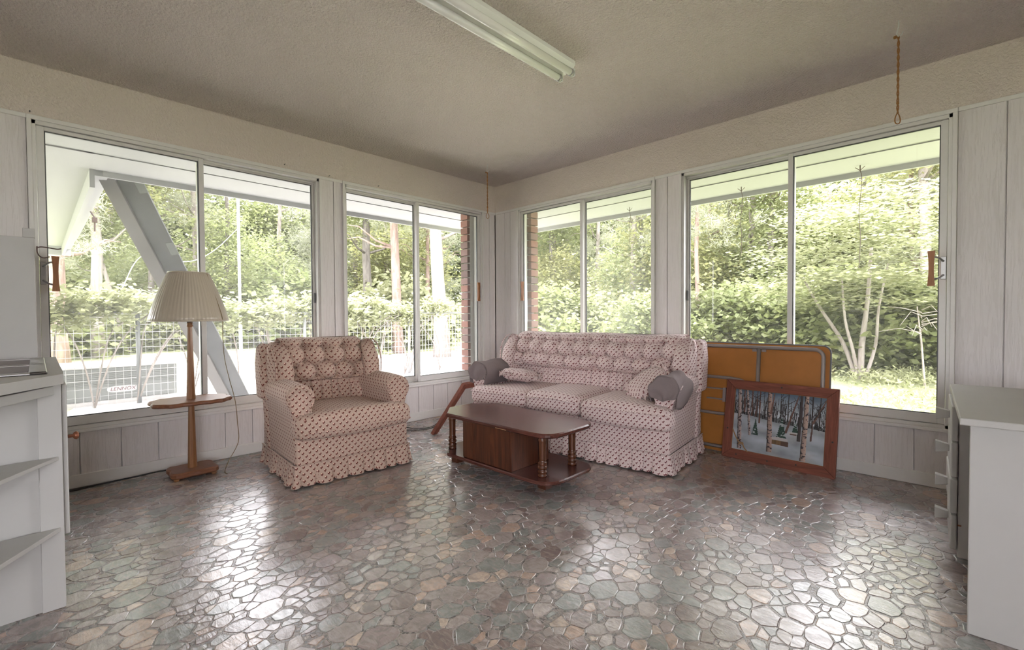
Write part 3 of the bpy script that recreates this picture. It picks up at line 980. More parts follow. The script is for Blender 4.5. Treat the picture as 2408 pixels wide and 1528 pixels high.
sofa = seat_unit('sofa', SW, SOFA_O, R(6.4), 'sofa', 10,
                 [(0.12, 0.582, 0.03, 0.582, 0.288, 0.425, 0.022), (0.587, 1.045, 0.587, 1.045, 0.296, 0.437, 0.022), (1.05, SW - 0.12, 1.05, SW + 0.02, 0.275, 0.418, 0.03)],
                 'long tufted three-seat sofa in pale pink motif fabric against the right wall', 'sofa', 3)
chair = seat_unit('armchair', 0.735, (0.985, -2.565, 0), R(86.5), 'chair', 4,
                  [(0.12, 0.615, -0.01, 0.74, 0.275, 0.415, 0.03)],
                  'tufted wing-back armchair in motif fabric toned tan for wear and dim light between floor lamp and coffee table', 'armchair', 5)

# cloth covers on the sofa arms, loose pillows
def sofa_pt(x, y, z): return (SOFA_O[0] + x * EXS[0] - y * EXS[1], SOFA_O[1] + x * EXS[1] + y * EXS[0], z)
def arm_cover(name, side, y0, y1, lab, seed):
    rs = random.Random(seed)
    o = empty(name, (SOFA_O[0], SOFA_O[1], 0), R(6.4), lab, 'cloth')
    fx = (lambda x: x) if side == 0 else (lambda x: SW - x)
    c0 = (0.046, 0.523); rr = 0.091
    pa = [rs.uniform(0, 6) for _ in range(6)]
    def wob(a, y): return 0.004 * math.sin(3.1 * a + pa[0] + 9 * y) + 0.005 * math.sin(23 * y + pa[1] + a) + 0.003 * math.sin(7 * a + 31 * y + pa[2]) + 0.009 * abs(math.sin(2.3 * a + 9 * y + pa[3])) - 0.004
    def f(u, v):
        lo, hi = (R(215), R(-28)) if side == 1 else (R(205), R(-42))
        a = lo + (hi - lo) * u
        y = y0 + (y1 - y0) * v
        drop = 0.0
        r = rr + wob(a, y) + 0.003
        x = c0[0] + r * math.cos(a); z = c0[1] + r * math.sin(a)
        if u > 0.85: z -= 0.03 * (u - 0.85) / 0.15
        if u < 0.12: z -= 0.03 * (0.12 - u) / 0.12 * (1 + math.sin(y * 14))
        return (fx(x), y, z)
    MB().grid(f, 46, 26).build('drape', 'cover', o, smooth=True, solid=0.004)
    def g(u, v):
        a = R(205) + (R(-30) - R(205)) * u
        k = 1 - v
        r = (rr + wob(a, y0) + 0.003) * k
        x = c0[0] + r * math.cos(a) * 1.0; z = c0[1] + r * math.sin(a) - 0.06 * v
        return (fx(x), y0 - 0.012 * math.sin(v * 1.57) - 0.008 * math.sin(v * 6 + u * 9), z)
    MB().grid(g, 46, 14).build('front_flap', 'cover', o, smooth=True, solid=0.004)
    return o
arm_cover('arm_cover', 1, 0.028, 0.30, 'grey cloth cover draped over the right arm of the sofa', 1)
arm_cover('arm_cover', 0, 0.028, 0.33, 'crumpled grey cloth cover on the far left arm of the sofa', 2)

def pillow(loc, rot, hw, hd, hh, lab, seed):
    rs = random.Random(seed)
    o = empty('throw_pillow', loc, 0, lab, 'pillow')
    o.rotation_euler = rot
    ph = [rs.uniform(0, 6) for _ in range(8)]
    def outline(a):
        c, s = math.cos(a), math.sin(a)
        e = 0.55
        return (hw * math.copysign(abs(c) ** e, c), hd * math.copysign(abs(s) ** e, s))
    def body(u, v):
        a = u * 2 * math.pi
        t = v * math.pi - math.pi / 2
        ox, oy = outline(a)
        k = max(0.0, math.cos(t)) ** 0.7
        wr = 1 + 0.05 * math.sin(9 * a + ph[0] + 3 * t) * k
        z = hh * math.sin(t) * wr
        z += 0.012 * math.sin(4 * a + ph[1]) * k * k
        return (ox * k * 0.93, oy * k * 0.93, z)
    MB().grid(body, 56, 25, cu=True).build('body', 'sofa', o, smooth=True, uv=1)
    def ruf(u, v):
        a = u * 2 * math.pi
        ox, oy = outline(a)
        k = 0.86 + 0.20 * v
        am = 0.016 * v ** 0.7
        z = am * math.sin(46 * a + ph[2]) + 0.6 * am * math.sin(27 * a + ph[3]) + 0.008 * math.sin(3 * a + ph[4])
        k += 0.02 * v * math.sin(39 * a + ph[5])
        return (ox * k, oy * k, z)
    MB().grid(ruf, 330, 6, cu=True).build('ruffle', 'sofa', o, smooth=True, uv=1, solid=0.003)
    return o
pillow(sofa_pt(0.31, 0.27, 0.505), (R(-4), R(6), R(20)), 0.155, 0.125, 0.05, 'small ruffled motif pillow lying flat at the far left end of the sofa', 4)
pillow(sofa_pt(1.425, 0.27, 0.525), (R(30), R(-30), R(22)), 0.155, 0.135, 0.06, 'ruffled motif pillow leaning against the right arm of the sofa', 9)

# ------------------------------------------------------------------ coffee table
ct = empty('coffee_table', (1.69, -1.49, 0), 0, 'dark wood two-tier coffee table with turned posts and centre cabinet', 'coffee table')
def ct_outline(k=0.0):
    hx, hy = 0.51, 0.235
    pts_ = []
    for sx, sy in ((1, 1), (-1, 1), (-1, -1), (1, -1)):
        cx_, cy_ = 0.145, 0.135
        if sx > 0:
            m = 7
            seq = []
            for i in range(m + 1):
                t = i / m
                q = t if sy > 0 else 1 - t
                a = q * math.pi / 2
                ex = hx - cx_ + cx_ * (1 - (1 - math.cos(a)) ** 1.0) ** 0.8
                ey = hy - cy_ + cy_ * (math.sin(a)) ** 0.8
                seq.append((ex, sy * ey))
            pts_ += seq if sy > 0 else seq
        else:
            a, b = (-(hx - cx_), sy * hy), (-hx, sy * (hy - cy_))
            pts_ += [a, b] if sy > 0 else [b, a]
    return pts_
OUT = ct_outline()
MB().prism(OUT, 0.338, 0.365, 0.007).build('top', 'dark_wood_x', ct, fix=True)
MB().prism(OUT, 0.08, 0.102, 0.006).build('shelf', 'dark_wood_x', ct, fix=True)
bx = MB().box(-0.215, 0.215, -0.218, 0.118, 0.102, 0.338).build('cabinet', 'dark_wood_z', ct, bevel=0.002)
MB().box(-0.215, -0.12, -0.221, -0.218, 0.105, 0.336).build('panel', 'dark_wood_z', bx)
MB().box(-0.117, 0.205, -0.221, -0.218, 0.105, 0.336).build('panel', 'dark_wood_z', bx)
MB().box(-0.235, -0.215, -0.2, 0.1, 0.318, 0.338).build('cleat', 'dark_wood_z', bx)
MB().box(0.10, 0.19, -0.2365, -0.234, 0.343, 0.346).build('chipped_edge', plain('bare_chipboard', (0.42, 0.24, 0.12), 0.8), ct)
pp = [(0.026, 0.102), (0.028, 0.108), (0.027, 0.113), (0.021, 0.117), (0.027, 0.122), (0.028, 0.130), (0.026, 0.137), (0.020, 0.141), (0.027, 0.147), (0.028, 0.155), (0.026, 0.162), (0.020, 0.166),
      (0.027, 0.173), (0.0265, 0.182), (0.021, 0.187), (0.0215, 0.195), (0.0225, 0.285), (0.024, 0.30), (0.026, 0.304), (0.026, 0.311), (0.021, 0.316), (0.023, 0.324), (0.027, 0.333), (0.027, 0.3385)]
pm = MB().lathe(pp, 20).mesh('post')
for x, y in ((-0.42, -0.145), (0.388, -0.145), (0.385, 0.135), (-0.42, 0.135)):
    o = obj('post', pm if x != -0.42 or y > 0 else pm, None, ct, smooth=True)
    if not pm.materials: pm.materials.append(M['post_wood'])
    o.location = (x, y, 0)
fm = MB().box(-0.03, 0.03, -0.03, 0.03, 0.0, 0.08).mesh('foot'); fm.materials.append(M['dark_wood_z'])
for x, y in ((0.335, -0.06), (-0.42, -0.1), (0.335, 0.12), (-0.42, 0.12)):
    o = obj('foot', fm, None, ct); o.location = (x, y, 0)

# ------------------------------------------------------------------ floor lamp with tray
LX, LY = 0.232, -2.925
lamp = empty('floor_lamp', (LX, LY, 0), 0, 'wooden floor lamp with built-in tray and pleated cream shade by the left window', 'floor lamp')
def scallop(hx, hy, cut, amp, n=9):
    base = []
    cs = [(hx, -hy + cut), (hx, hy - cut), (hx - cut, hy), (-hx + cut, hy), (-hx, hy - cut), (-hx, -hy + cut), (-hx + cut, -hy), (hx - cut, -hy)]
    for i in range(8):
        a, b = Vector(cs[i]).to_2d() if len(cs[i]) > 2 else Vector((*cs[i], 0)), Vector((*cs[(i + 1) % 8], 0))
        L = (b - a).length
        nn = Vector(((b - a).y, -(b - a).x, 0)).normalized()
        m = max(6, int(L / 0.008))
        for k in range(m):
            t = k / m
            d = amp * math.sin(t * math.pi * max(1, round(L / 0.05)) * 1.0) * (1 if i % 2 == 0 else 0.4)
            p = a + (b - a) * t + nn * d
            base.append((p.x, p.y))
    return base
MB().prism(scallop(0.105, 0.125, 0.02, 0.004), 0.014, 0.05, 0.009).build('base', 'lamp_tray', lamp, fix=True)
for x, y in ((-0.08, -0.1), (0.08, -0.1), (-0.08, 0.1), (0.08, 0.1)):
    MB().lathe([(0.014, 0), (0.016, 0.008), (0.012, 0.015)], 12, (x, y, 0)).build('foot', 'lamp_wood', lamp, smooth=True)
def oct_pole(r0, r1, z0, z1, n=8): return [(r0, z0), ((r0 * 2 + r1) / 3, z0 + (z1 - z0) / 3), ((r0 + 2 * r1) / 3, z0 + 2 * (z1 - z0) / 3), (r1, z1)]
MB().lathe(oct_pole(0.0265, 0.0165, 0.05, 0.462), 8).build('lower_pole', 'lamp_wood', lamp)
MB().lathe(oct_pole(0.0255, 0.0125, 0.485, 0.945), 8).build('upper_pole', 'lamp_wood', lamp)
tray = MB().prism(scallop(0.15, 0.21, 0.07, 0.006), 0.462, 0.487, 0.008).build('tray', 'lamp_tray', lamp, fix=True)
MB().lathe([(0.0145, 0.945), (0.017, 0.951), (0.017, 0.958), (0.014, 0.962), (0.0155, 0.967), (0.015, 0.976)], 16).build('collar', 'lamp_wood', lamp, smooth=True)
MB().lathe([(0.017, 0.976), (0.017, 1.03), (0.012, 1.05)], 16).build('socket', 'metal_grey', lamp, smooth=True)
sh = MB()
prof = []
for i in range(15):
    t = i / 14
    z = 0.985 + 0.305 * t
    r = 0.214 + (0.108 - 0.214) * t + 0.008 * math.sin(t * math.pi)
    prof.append((r, z))
prof.append((0.1, 1.292))
def shf(u, v):
    j = v * (len(prof) - 1); i = min(len(prof) - 2, int(j)); f_ = j - i
    r = prof[i][0] * (1 - f_) + prof[i + 1][0] * f_; z = prof[i][1] * (1 - f_) + prof[i + 1][1] * f_
    a = u * 2 * math.pi
    r += 0.0012 * math.sin(a * 60)
    return (r * math.cos(a), r * math.sin(a), z)
sh.grid(shf, 240, 16, cu=True)
shade = sh.build('shade', 'shade', lamp, smooth=True, solid=0.003)
MB().tube([(0.2145 * math.cos(i * math.pi / 24), 0.2145 * math.sin(i * math.pi / 24), 0.986) for i in range(48)], 0.004, 6, True).build('rim', 'shade', shade, smooth=True)
MB().tube([(0.109 * math.cos(i * math.pi / 24), 0.109 * math.sin(i * math.pi / 24), 1.29) for i in range(48)], 0.004, 6, True).build('rim', 'shade', shade, smooth=True)
mb = MB()
for i in range(3):
    a = i * 2.094
    mb.tube([(0, 0, 1.24), (0.06 * math.cos(a), 0.06 * math.sin(a), 1.25), (0.114 * math.cos(a), 0.114 * math.sin(a), 1.285)], 0.002, 5)
mb.tube([(0, 0, 1.04), (0, 0, 1.25)], 0.003, 6)
mb.build('harp', 'metal_grey', lamp)
# lamp cord hanging over the shade to the floor (drawn over the front right of the shade)
cordp = [(0.065, 0.085, 1.296), (0.085, 0.085, 1.262), (0.120, 0.113, 1.15), (0.150, 0.138, 1.04), (0.157, 0.145, 0.985), (0.155, 0.145, 0.88), (0.165, 0.15, 0.75), (0.155, 0.175, 0.62), (0.165, 0.205, 0.47), (0.17, 0.215, 0.33), (0.18, 0.215, 0.20), (0.19, 0.155, 0.09), (0.185, 0.135, 0.03), (0.17, 0.15, 0.006)]
MB().tube(spline(cordp, 8), 0.0024, 6).build('cord', 'cord_brown', lamp, smooth=True)
c = MB().tube(spline([(0.125, -2.98, 0.03), (0.09, -3.08, 0.024), (0.06, -3.2, 0.012), (0.05, -3.35, 0.006), (0.06, -3.5, 0.005), (0.05, -3.64, 0.005)], 8), 0.005, 8).build('power_cord', 'black', smooth=True)
tag(c, 'black power cord lying along the left baseboard beside the lamp', 'cord')
c = MB().tube(spline([(0.035, -1.62, 0.006), (0.05, -1.40, 0.03), (0.12, -1.35, 0.02), (0.28, -1.28, 0.008), (0.42, -1.2, 0.03), (0.5, -1.14, 0.10), (0.47, -1.16, 0.06), (0.40, -1.23, 0.012), (0.2, -1.42, 0.006), (0.06, -1.52, 0.006)], 8), 0.0035, 6).build('loose_cable', 'black', smooth=True)
tag(c, 'loose dark cable on the floor between armchair and leaning frame', 'cord')

# ------------------------------------------------------------------ folding table leaning on the right wall
M['hardboard'] = plain('orange_brown_hardboard', (0.40, 0.155, 0.026), 0.55, var=0.16, scale=9)
TL, TWd = 1.42, 0.80
ft = empty('folding_table', (1.74, -0.128, 0), 0, 'folding table with orange hardboard underside leaning on the right wall behind sofa', 'folding table')
ft.rotation_euler = (-math.asin(0.085 / TWd), 0, 0)
def rrect(w0, w1, h0, h1, r, n=6):
    pts_ = []
    for cx, cy, a0 in ((w1 - r, h0 + r, -90), (w1 - r, h1 - r, 0), (w0 + r, h1 - r, 90), (w0 + r, h0 + r, 180)):
        for i in range(n + 1):
            a = R(a0 + 90 * i / n); pts_.append((cx + r * math.cos(a), cy + r * math.sin(a)))
    return pts_
def xz_prism(poly, y0, y1):
    mb = MB(); n = len(poly)
    mb.add([(x, y0, z) for x, z in poly] + [(x, y1, z) for x, z in poly], [(i, (i + 1) % n, n + (i + 1) % n, n + i) for i in range(n)] + [tuple(reversed(range(n))), tuple(n + i for i in range(n))])
    return mb
bd = xz_prism(rrect(0, TL, 0.004, TWd, 0.045), 0.0, 0.014).build('board', 'hardboard', ft, fix=True)
MB().tube([(x, 0.007, z) for x, z in rrect(0, TL, 0.004, TWd, 0.045)], 0.0075, 8, True).build('edge_band', 'alu_dark', bd, smooth=True)
MB().tube([(x, -0.012, z) for x, z in rrect(0.045, TL - 0.035, 0.04, TWd - 0.025, 0.05)], 0.0125, 8, True).build('apron_tube', 'metal_brown', ft, smooth=True)
MB().tube([(1.0, -0.012, 0.05), (1.0, -0.012, TWd - 0.03)], 0.013, 10).build('cross_brace', 'metal_brown', ft, smooth=True)
for sx in (-1, 1): MB().box(1.0 + sx * 0.03 - 0.014, 1.0 + sx * 0.03 + 0.014, -0.008, 0.0, TWd - 0.055, TWd - 0.03).build('bracket', 'metal_brown', ft)
lg = MB().tube(spline([(0.2, -0.028, 0.55), (0.6, -0.028, 0.545), (0.86, -0.028, 0.54), (0.92, -0.028, 0.50), (0.92, -0.028, 0.33), (0.86, -0.028, 0.285), (0.6, -0.028, 0.28), (0.2, -0.028, 0.275)], 6), 0.0115, 8).build('leg', 'metal_brown', ft, smooth=True)
MB().box(0.78, 0.80, -0.05, -0.018, 0.37, 0.47).build('latch', 'metal_brown', lg)
MB().tube([(0.66, -0.03, 0.46), (0.80, -0.03, 0.46)], 0.006, 6).build('lock_bar', 'metal_brown', lg)
MB().tube([(0.66, -0.03, 0.385), (0.80, -0.03, 0.385)], 0.006, 6).build('lock_bar', 'metal_brown', lg)

# ------------------------------------------------------------------ framed winter painting
PW, PH, FBW = 0.682, 0.548, 0.064
pic = empty('framed_painting', (2.540, -0.212, 0), R(-3.0), 'framed painting of a snowy birch wood leaning on the folding table', 'painting')
pic.rotation_euler = (-math.asin(0.098 / PH), 0, R(-3.0))
T2 = 0.026
def member(quad, mat, name='frame_board'):
    n = 4
    return MB().add([(x, 0, z) for x, z in quad] + [(x, T2, z) for x, z in quad], [(0, 1, 2, 3), (7, 6, 5, 4)] + [(i, i + n, (i + 1) % n + n, (i + 1) % n) for i in range(n)]).build(name, mat, pic, bevel=0.003, fix=True)
g_ = 0.0006
member([(0, 0), (PW, 0), (PW - FBW, FBW - g_), (FBW, FBW - g_)], 'barn_wood_x')
member([(FBW, PH - FBW + g_), (PW - FBW, PH - FBW + g_), (PW, PH), (0, PH)], 'barn_wood_x')
member([(0, g_ * 2), (FBW - g_, FBW), (FBW - g_, PH - FBW), (0, PH - g_ * 2)], 'barn_wood_z')
member([(PW - FBW + g_, FBW), (PW, g_ * 2), (PW, PH - g_ * 2), (PW - FBW + g_, PH - FBW)], 'barn_wood_z')
for x, z in ((0.10, 0.03), (0.30, 0.026), (0.47, 0.04), (0.66, 0.22), (0.36, 0.522), (0.03, 0.2)):
    MB().tube([(x, -0.0008, z), (x, 0.002, z)], 0.0055, 8).build('knot', 'black', pic)
def paint():
    nx, nz = 216, 164
    X, Y = np.meshgrid((np.arange(nx) + .5) / nx, (np.arange(nz) + .5) / nz)   # Y up
    r = np.random.default_rng(5)
    def noise(sx, sy):
        g = r.random((sy + 2, sx + 2))
        xi = X * sx; yi = Y * sy
        x0 = xi.astype(int); y0 = yi.astype(int); fx_ = xi - x0; fy_ = yi - y0
        return (g[y0, x0] * (1 - fx_) * (1 - fy_) + g[y0, x0 + 1] * fx_ * (1 - fy_) + g[y0 + 1, x0] * (1 - fx_) * fy_ + g[y0 + 1, x0 + 1] * fx_ * fy_)
    I = np.zeros((nz, nx, 3))
    t = np.clip((Y - 0.55) / 0.45, 0, 1)[..., None]
    I[:] = np.array((0.62, 0.68, 0.72)) * (1 - t) + np.array((0.055, 0.10, 0.16)) * t
    I *= (0.8 + 0.4 * noise(20, 14))[..., None]
    hor = 0.60 - 0.10 * np.clip(X, 0, 1) + 0.012 * np.sin(X * 9)
    # far woods
    for i in range(230):
        x = r.random(); h = r.uniform(0.08, 0.36); wv = r.uniform(0.0015, 0.0035); ln = r.normal() * 0.06
        b0 = 0.60 - 0.10 * x
        m = (Y > b0 - .02) & (Y < b0 + h) & (np.abs(X - x - ln * (Y - b0)) < wv)
        I[m] = np.array((0.035, 0.032, 0.034)) * r.uniform(0.7, 2.2)
    band = (Y > hor - .02) & (Y < hor + 0.07 * noise(50, 2) + 0.01)
    I[band] = I[band] * 0.25
    # snow field
    sn = Y < hor - 0.01
    shade_ = 0.50 + 0.28 * noise(7, 9) + 0.14 * noise(25, 30)
    snow = np.stack([0.44 * shade_ * 1.25, 0.49 * shade_ * 1.25, 0.55 * shade_ * 1.25], -1)
    dk = 0.5 + 0.5 * np.sin(26 * (Y + 0.18 * X + 0.05 * noise(5, 5)))
    snow *= (0.8 + 0.25 * dk)[..., None]
    warm = np.clip(noise(6, 8) - 0.55, 0, 1)[..., None] * 1.2
    snow += warm * np.array((0.12, 0.06, 0.0))
    I[sn] = snow[sn]
    def trunk(x0, y0, x1, y1, wv, colr, birch=False):
        tt = np.clip((Y - y0) / (y1 - y0), 0, 1)
        xc = x0 + (x1 - x0) * tt
        ww = wv * (1 - 0.25 * tt)
        m = (Y >= y0) & (Y <= y1) & (np.abs(X - xc) < ww)
        side = (X - xc) / ww
        c = np.array(colr)[None, None] * (0.8 + 0.5 * side * 0.6)[..., None]
        if birch:
            mk = noise(60, 70) > 0.68
            c = np.where(mk[..., None], np.array((0.05, 0.035, 0.04)), c)
            c = np.where((side < -0.62)[..., None], c * 0.3, c)
        I[m] = c[m]
    def limb(x0, y0, x1, y1, wv, colr):
        L = np.hypot(x1 - x0, (y1 - y0))
        tt = np.clip(((X - x0) * (x1 - x0) + (Y - y0) * (y1 - y0)) / L ** 2, 0, 1)
        d = np.hypot(X - x0 - tt * (x1 - x0), Y - y0 - tt * (y1 - y0))
        I[d < wv * (1 - .6 * tt)] = colr
    br, dkb = (0.16, 0.075, 0.055), (0.035, 0.026, 0.026)
    for x, y0, x1, wv, c in ((0.13, 0.62, 0.115, 0.008, br), (0.215, 0.58, 0.21, 0.008, br), (0.262, 0.58, 0.27, 0.007, br), (0.305, 0.48, 0.298, 0.009, br), (0.86, 0.55, 0.86, 0.008, dkb), (0.93, 0.5, 0.935, 0.007, dkb), (0.345, 0.6, 0.345, 0.004, dkb), (0.53, 0.6, 0.53, 0.004, dkb), (0.615, 0.56, 0.61, 0.005, dkb)):
        trunk(x, y0, x1, 1.0, wv, c)
    for i in range(60):
        x = r.choice((0.21, 0.27, 0.30, 0.53, 0.61, 0.86, 0.93, 0.72, 0.44)) ; y0 = r.uniform(0.66, 0.92); a = r.uniform(-1, 1) * 0.11
        limb(x, y0, x + a, y0 + r.uniform(0.02, 0.13), 0.0035, dkb)
    limb(0.60, 0.40, 0.72, 1.0, 0.013, (0.13, 0.065, 0.05)); trunk(0.735, 0.30, 0.745, 1.0, 0.018, (0.06, 0.045, 0.045), True)
    limb(0.855, 0.34, 0.87, 0.62, 0.010, (0.10, 0.05, 0.04)); limb(0.87, 0.6, 1.0, 0.98, 0.012, (0.15, 0.08, 0.06)); limb(0.88, 0.66, 0.97, 0.86, 0.008, dkb)
    def fir(x, y0, h, wv):
        for k in range(9):
            t0 = k / 9
            yy = y0 + h * t0
            ww = wv * (1 - t0) + 0.004
            m = (Y >= yy - 0.012) & (Y < yy + h / 9 + 0.006) & (np.abs(X - x) < ww * (1 - 0.45 * np.clip((Y - yy) / (h / 9), 0, 1)))
            c = np.where((noise(70, 70) > 0.72)[..., None], np.array((0.38, 0.43, 0.45)), np.array((0.022, 0.055, 0.04)))
            I[m] = c[m]
    fir(0.265, 0.30, 0.23, 0.034); fir(0.555, 0.32, 0.29, 0.05); fir(0.695, 0.42, 0.17, 0.028)
    # cabin and small hut
    m = (np.abs(X - 0.545) < 0.085) & (Y > 0.195) & (Y < 0.265); I[m] = (np.array((0.16, 0.095, 0.045)) * (0.6 + 0.8 * noise(70, 3))[..., None])[m]
    m = (np.abs(X - 0.595) < 0.038) & (Y > 0.190) & (Y < 0.285 - np.abs(X - 0.595) * 0.8); I[m] = (0.09, 0.05, 0.035)
    m = (X > 0.445) & (X < 0.625) & (Y > 0.262) & (Y < 0.315 - np.abs(X - 0.53) * 0.15); I[m] = (0.48, 0.46, 0.46)
    m = (np.abs(X - 0.68) < 0.035) & (Y > 0.375) & (Y < 0.395); I[m] = (0.12, 0.07, 0.05)
    m = (np.abs(X - 0.675) < 0.045) & (Y > 0.395) & (Y < 0.42); I[m] = (0.50, 0.48, 0.47)
    pk = (0.46, 0.36, 0.33)
    trunk(0.095, 0.03, 0.055, 1.0, 0.026, pk, True); trunk(0.205, 0.27, 0.145, 1.0, 0.015, pk, True); trunk(0.435, 0.06, 0.405, 1.0, 0.030, (0.44, 0.31, 0.26), True)
    limb(0.43, 0.66, 0.46, 1.0, 0.012, (0.17, 0.09, 0.07)); trunk(0.785, 0.02, 0.80, 1.0, 0.029, (0.50, 0.36, 0.30), True)
    return nx, nz, np.clip(I, 0, 1)
nx, nz, I = paint()
cw0, cw1, ch0, ch1 = FBW - .004, PW - FBW + .004, FBW - .004, PH - FBW + .004
mb = MB()
mb.v = [(cw0 + (cw1 - cw0) * i / nx, 0.010, ch0 + (ch1 - ch0) * j / nz) for j in range(nz + 1) for i in range(nx + 1)]
mb.f = [(j * (nx + 1) + i, j * (nx + 1) + i + 1, (j + 1) * (nx + 1) + i + 1, (j + 1) * (nx + 1) + i) for j in range(nz) for i in range(nx)]
me = mb.mesh('canvas')
at = me.attributes.new('paint', 'FLOAT_COLOR', 'FACE')
at.data.foreach_set('color', np.concatenate([I.reshape(-1, 3), np.ones((nx * nz, 1))], 1).astype(np.float32).ravel())
t = NT('painted_canvas')
an = t.n('ShaderNodeAttribute'); an.attribute_name = 'paint'
t.fin(an.outputs['Color'], 0.45, t.bump(t.noise(t.coord(), 260, 2), 0.1, 0.002))
cv = obj('canvas', me, t.m, pic)
MB().box(cw0, cw1, 0.012, 0.018, ch0, ch1).build('backing', 'barn_wood_x', pic)
lp = MB()
M['jute'] = plain('tan_jute', (0.33, 0.20, 0.095), 0.9, scale=150, var=0.3)
for q in ([(cw0 + .003, 0.006, ch0 + .003), (cw1 - .003, 0.006, ch0 + .003)], [(cw1 - .003, 0.006, ch0 + .003), (cw1 - .003, 0.006, ch1 - .003)], [(cw1 - .003, 0.006, ch1 - .003), (cw0 + .003, 0.006, ch1 - .003)], [(cw0 + .003, 0.006, ch1 - .003), (cw0 + .003, 0.006, ch0 + .003)]): lp.tube(q, 0.0026, 6)
lp.build('inner_edge', 'jute', pic)
MB().tube(spline([(FBW + .0, 0.003, 0.20), (FBW + .025, 0.002, 0.15), (FBW + .055, 0.0, 0.11), (FBW + .075, 0.0, 0.105), (FBW + .085, 0.0, 0.085), (FBW + .11, 0.002, FBW - .006)], 6), 0.0042, 6).build('twine', 'jute', pic, smooth=True)
MB().tube(spline([(FBW + .045, 0.0, 0.098), (FBW + .055, -0.003, 0.112), (FBW + .072, -0.002, 0.116), (FBW + .078, 0, 0.108)], 6), 0.0042, 6).build('twine_knot', 'jute', pic, smooth=True)

# ------------------------------------------------------------------ second frame leaning at the far end of the sofa
A0 = Vector((0.535, -1.290, 0.0)); A1 = Vector((0.712, -1.085, 0.425))
D1 = (A1 - A0).normalized()
D2 = (Vector((0.70, -0.90, 0.425)) - A1).normalized()
Nn = D1.cross(D2).normalized()
fr2 = empty('picture_frame', (0, 0, 0), 0, 'mitred corner of a red-brown wooden frame leaning against the far end of the sofa', 'picture frame')
L1 = (A1 - A0).length; L2 = 0.34; fw_ = 0.05; th_ = 0.017
def mem2(a, b, ia, ib, mat):
    vs_ = [a, b, ib, ia]; vs_ = [Vector(p) for p in vs_]
    v8 = [p + Nn * 0 for p in vs_] + [p - Nn * th_ * 2 for p in vs_]
    MB().add(v8, [(0, 1, 2, 3), (7, 6, 5, 4), (0, 4, 5, 1), (1, 5, 6, 2), (2, 6, 7, 3), (3, 7, 4, 0)]).build('frame_board', mat, fr2, bevel=0.003, fix=True)
D2u = D2
def q2(s_, t_): return A0 + D1 * s_ + D2 * t_
A0 = A0 + Vector((0, 0, 0.012))
mem2(q2(0, 0), q2(L1, 0), q2(0.004, fw_), q2(L1 - fw_, fw_), 'barn_wood_z')
mem2(q2(L1, 0), q2(L1, L2), q2(L1 - fw_, fw_), q2(L1 - fw_, L2), 'barn_wood_x')

# ------------------------------------------------------------------ white desk on the right
dk = empty('desk', (3.775, -1.15, 0), R(2.2), 'white painted desk with four drawers at the right edge of the room', 'desk')
def dbox(x0, x1, y0, y1, z0, z1, nm, par=None, mat='cabinet', bev=0.003): return MB().box(x0, x1, y0, y1, z0, z1).build(nm, mat, par or dk, bevel=bev)
dbox(-0.03, 0.62, -0.47, 0.46, 0.662, 0.684, 'top')
dbox(-0.005, 0.60, -0.435, -0.412, 0.0, 0.662, 'end_panel')
dbox(-0.012, 0.60, 0.055, 0.44, 0.045, 0.662, 'pedestal')
dbox(0.03, 0.58, 0.06, 0.43, 0.0, 0.045, 'plinth')
dbox(0.58, 0.60, -0.412, 0.055, 0.15, 0.662, 'back_panel')
MB().add([(-0.012, -0.412, 0.662), (0.012, -0.412, 0.662), (0.012, -0.412, 0.60), (-0.012, -0.30, 0.662), (0.012, -0.30, 0.662)], [(0, 1, 4, 3), (0, 2, 1), (0, 3, 2), (1, 2, 4), (3, 4, 2)]).build('gusset', 'cabinet', dk)
for i in range(4):
    z0 = 0.075 + i * 0.143
    d = dbox(-0.034 - (0.004 if i == 1 else 0), -0.014, 0.05, 0.445, z0, z0 + 0.136, 'drawer', bev=0.004)
    kn = MB()
    zc = z0 + 0.075
    kn.add([(-0.034, 0.235, zc - 0.014), (-0.034, 0.262, zc - 0.014), (-0.034, 0.262, zc + 0.014), (-0.034, 0.235, zc + 0.014),
            (-0.078, 0.228, zc - 0.024), (-0.078, 0.269, zc - 0.024), (-0.078, 0.269, zc + 0.024), (-0.078, 0.228, zc + 0.024)],
           [(0, 1, 2, 3), (7, 6, 5, 4), (0, 4, 5, 1), (1, 5, 6, 2), (2, 6, 7, 3), (3, 7, 4, 0)])
    kn.build('knob', 'cabinet', d, bevel=0.002, fix=True)
MB().box(-0.0125, -0.002, 0.054, 0.0552, 0.17, 0.176).build('bare_scuff', plain('bare_wood_scuff', (0.28, 0.12, 0.05), 0.8), dk)

# ------------------------------------------------------------------ white sink cabinet on the left with corner shelves
cb = empty('sink_cabinet', (0, 0, 0), 0, 'white sink base cabinet with angled open end shelves at the left edge', 'cabinet')
XE = 1.515
MB().box(0.62, XE, -4.25, -3.585, 0.0, 0.62).box(XE - 0.016, XE, -4.25, -3.585, 0.62, 0.785).box(0.62, 0.636, -4.25, -3.585, 0.62, 0.785).box(0.636, XE - 0.016, -4.25, -4.235, 0.62, 0.785).build('body', 'cabinet', cb)
MB().box(XE, XE + 0.012, -3.612, -3.553, 0.0, 0.785).build('stile', 'cabinet', cb, bevel=0.002)
MB().box(0.63, XE + 0.008, -3.584, -3.556, 0.06, 0.785).build('face_frame', 'cabinet', cb)
dr = MB().box(1.08, XE - 0.015, -3.553, -3.538, 0.245, 0.775).build('door', 'cabinet', cb, bevel=0.003)
MB().lathe([(0.006, 0), (0.006, 0.014), (0.013, 0.018), (0.015, 0.024), (0.010, 0.030), (0.002, 0.031)], 14).build('knob', 'copper', dr, smooth=True)
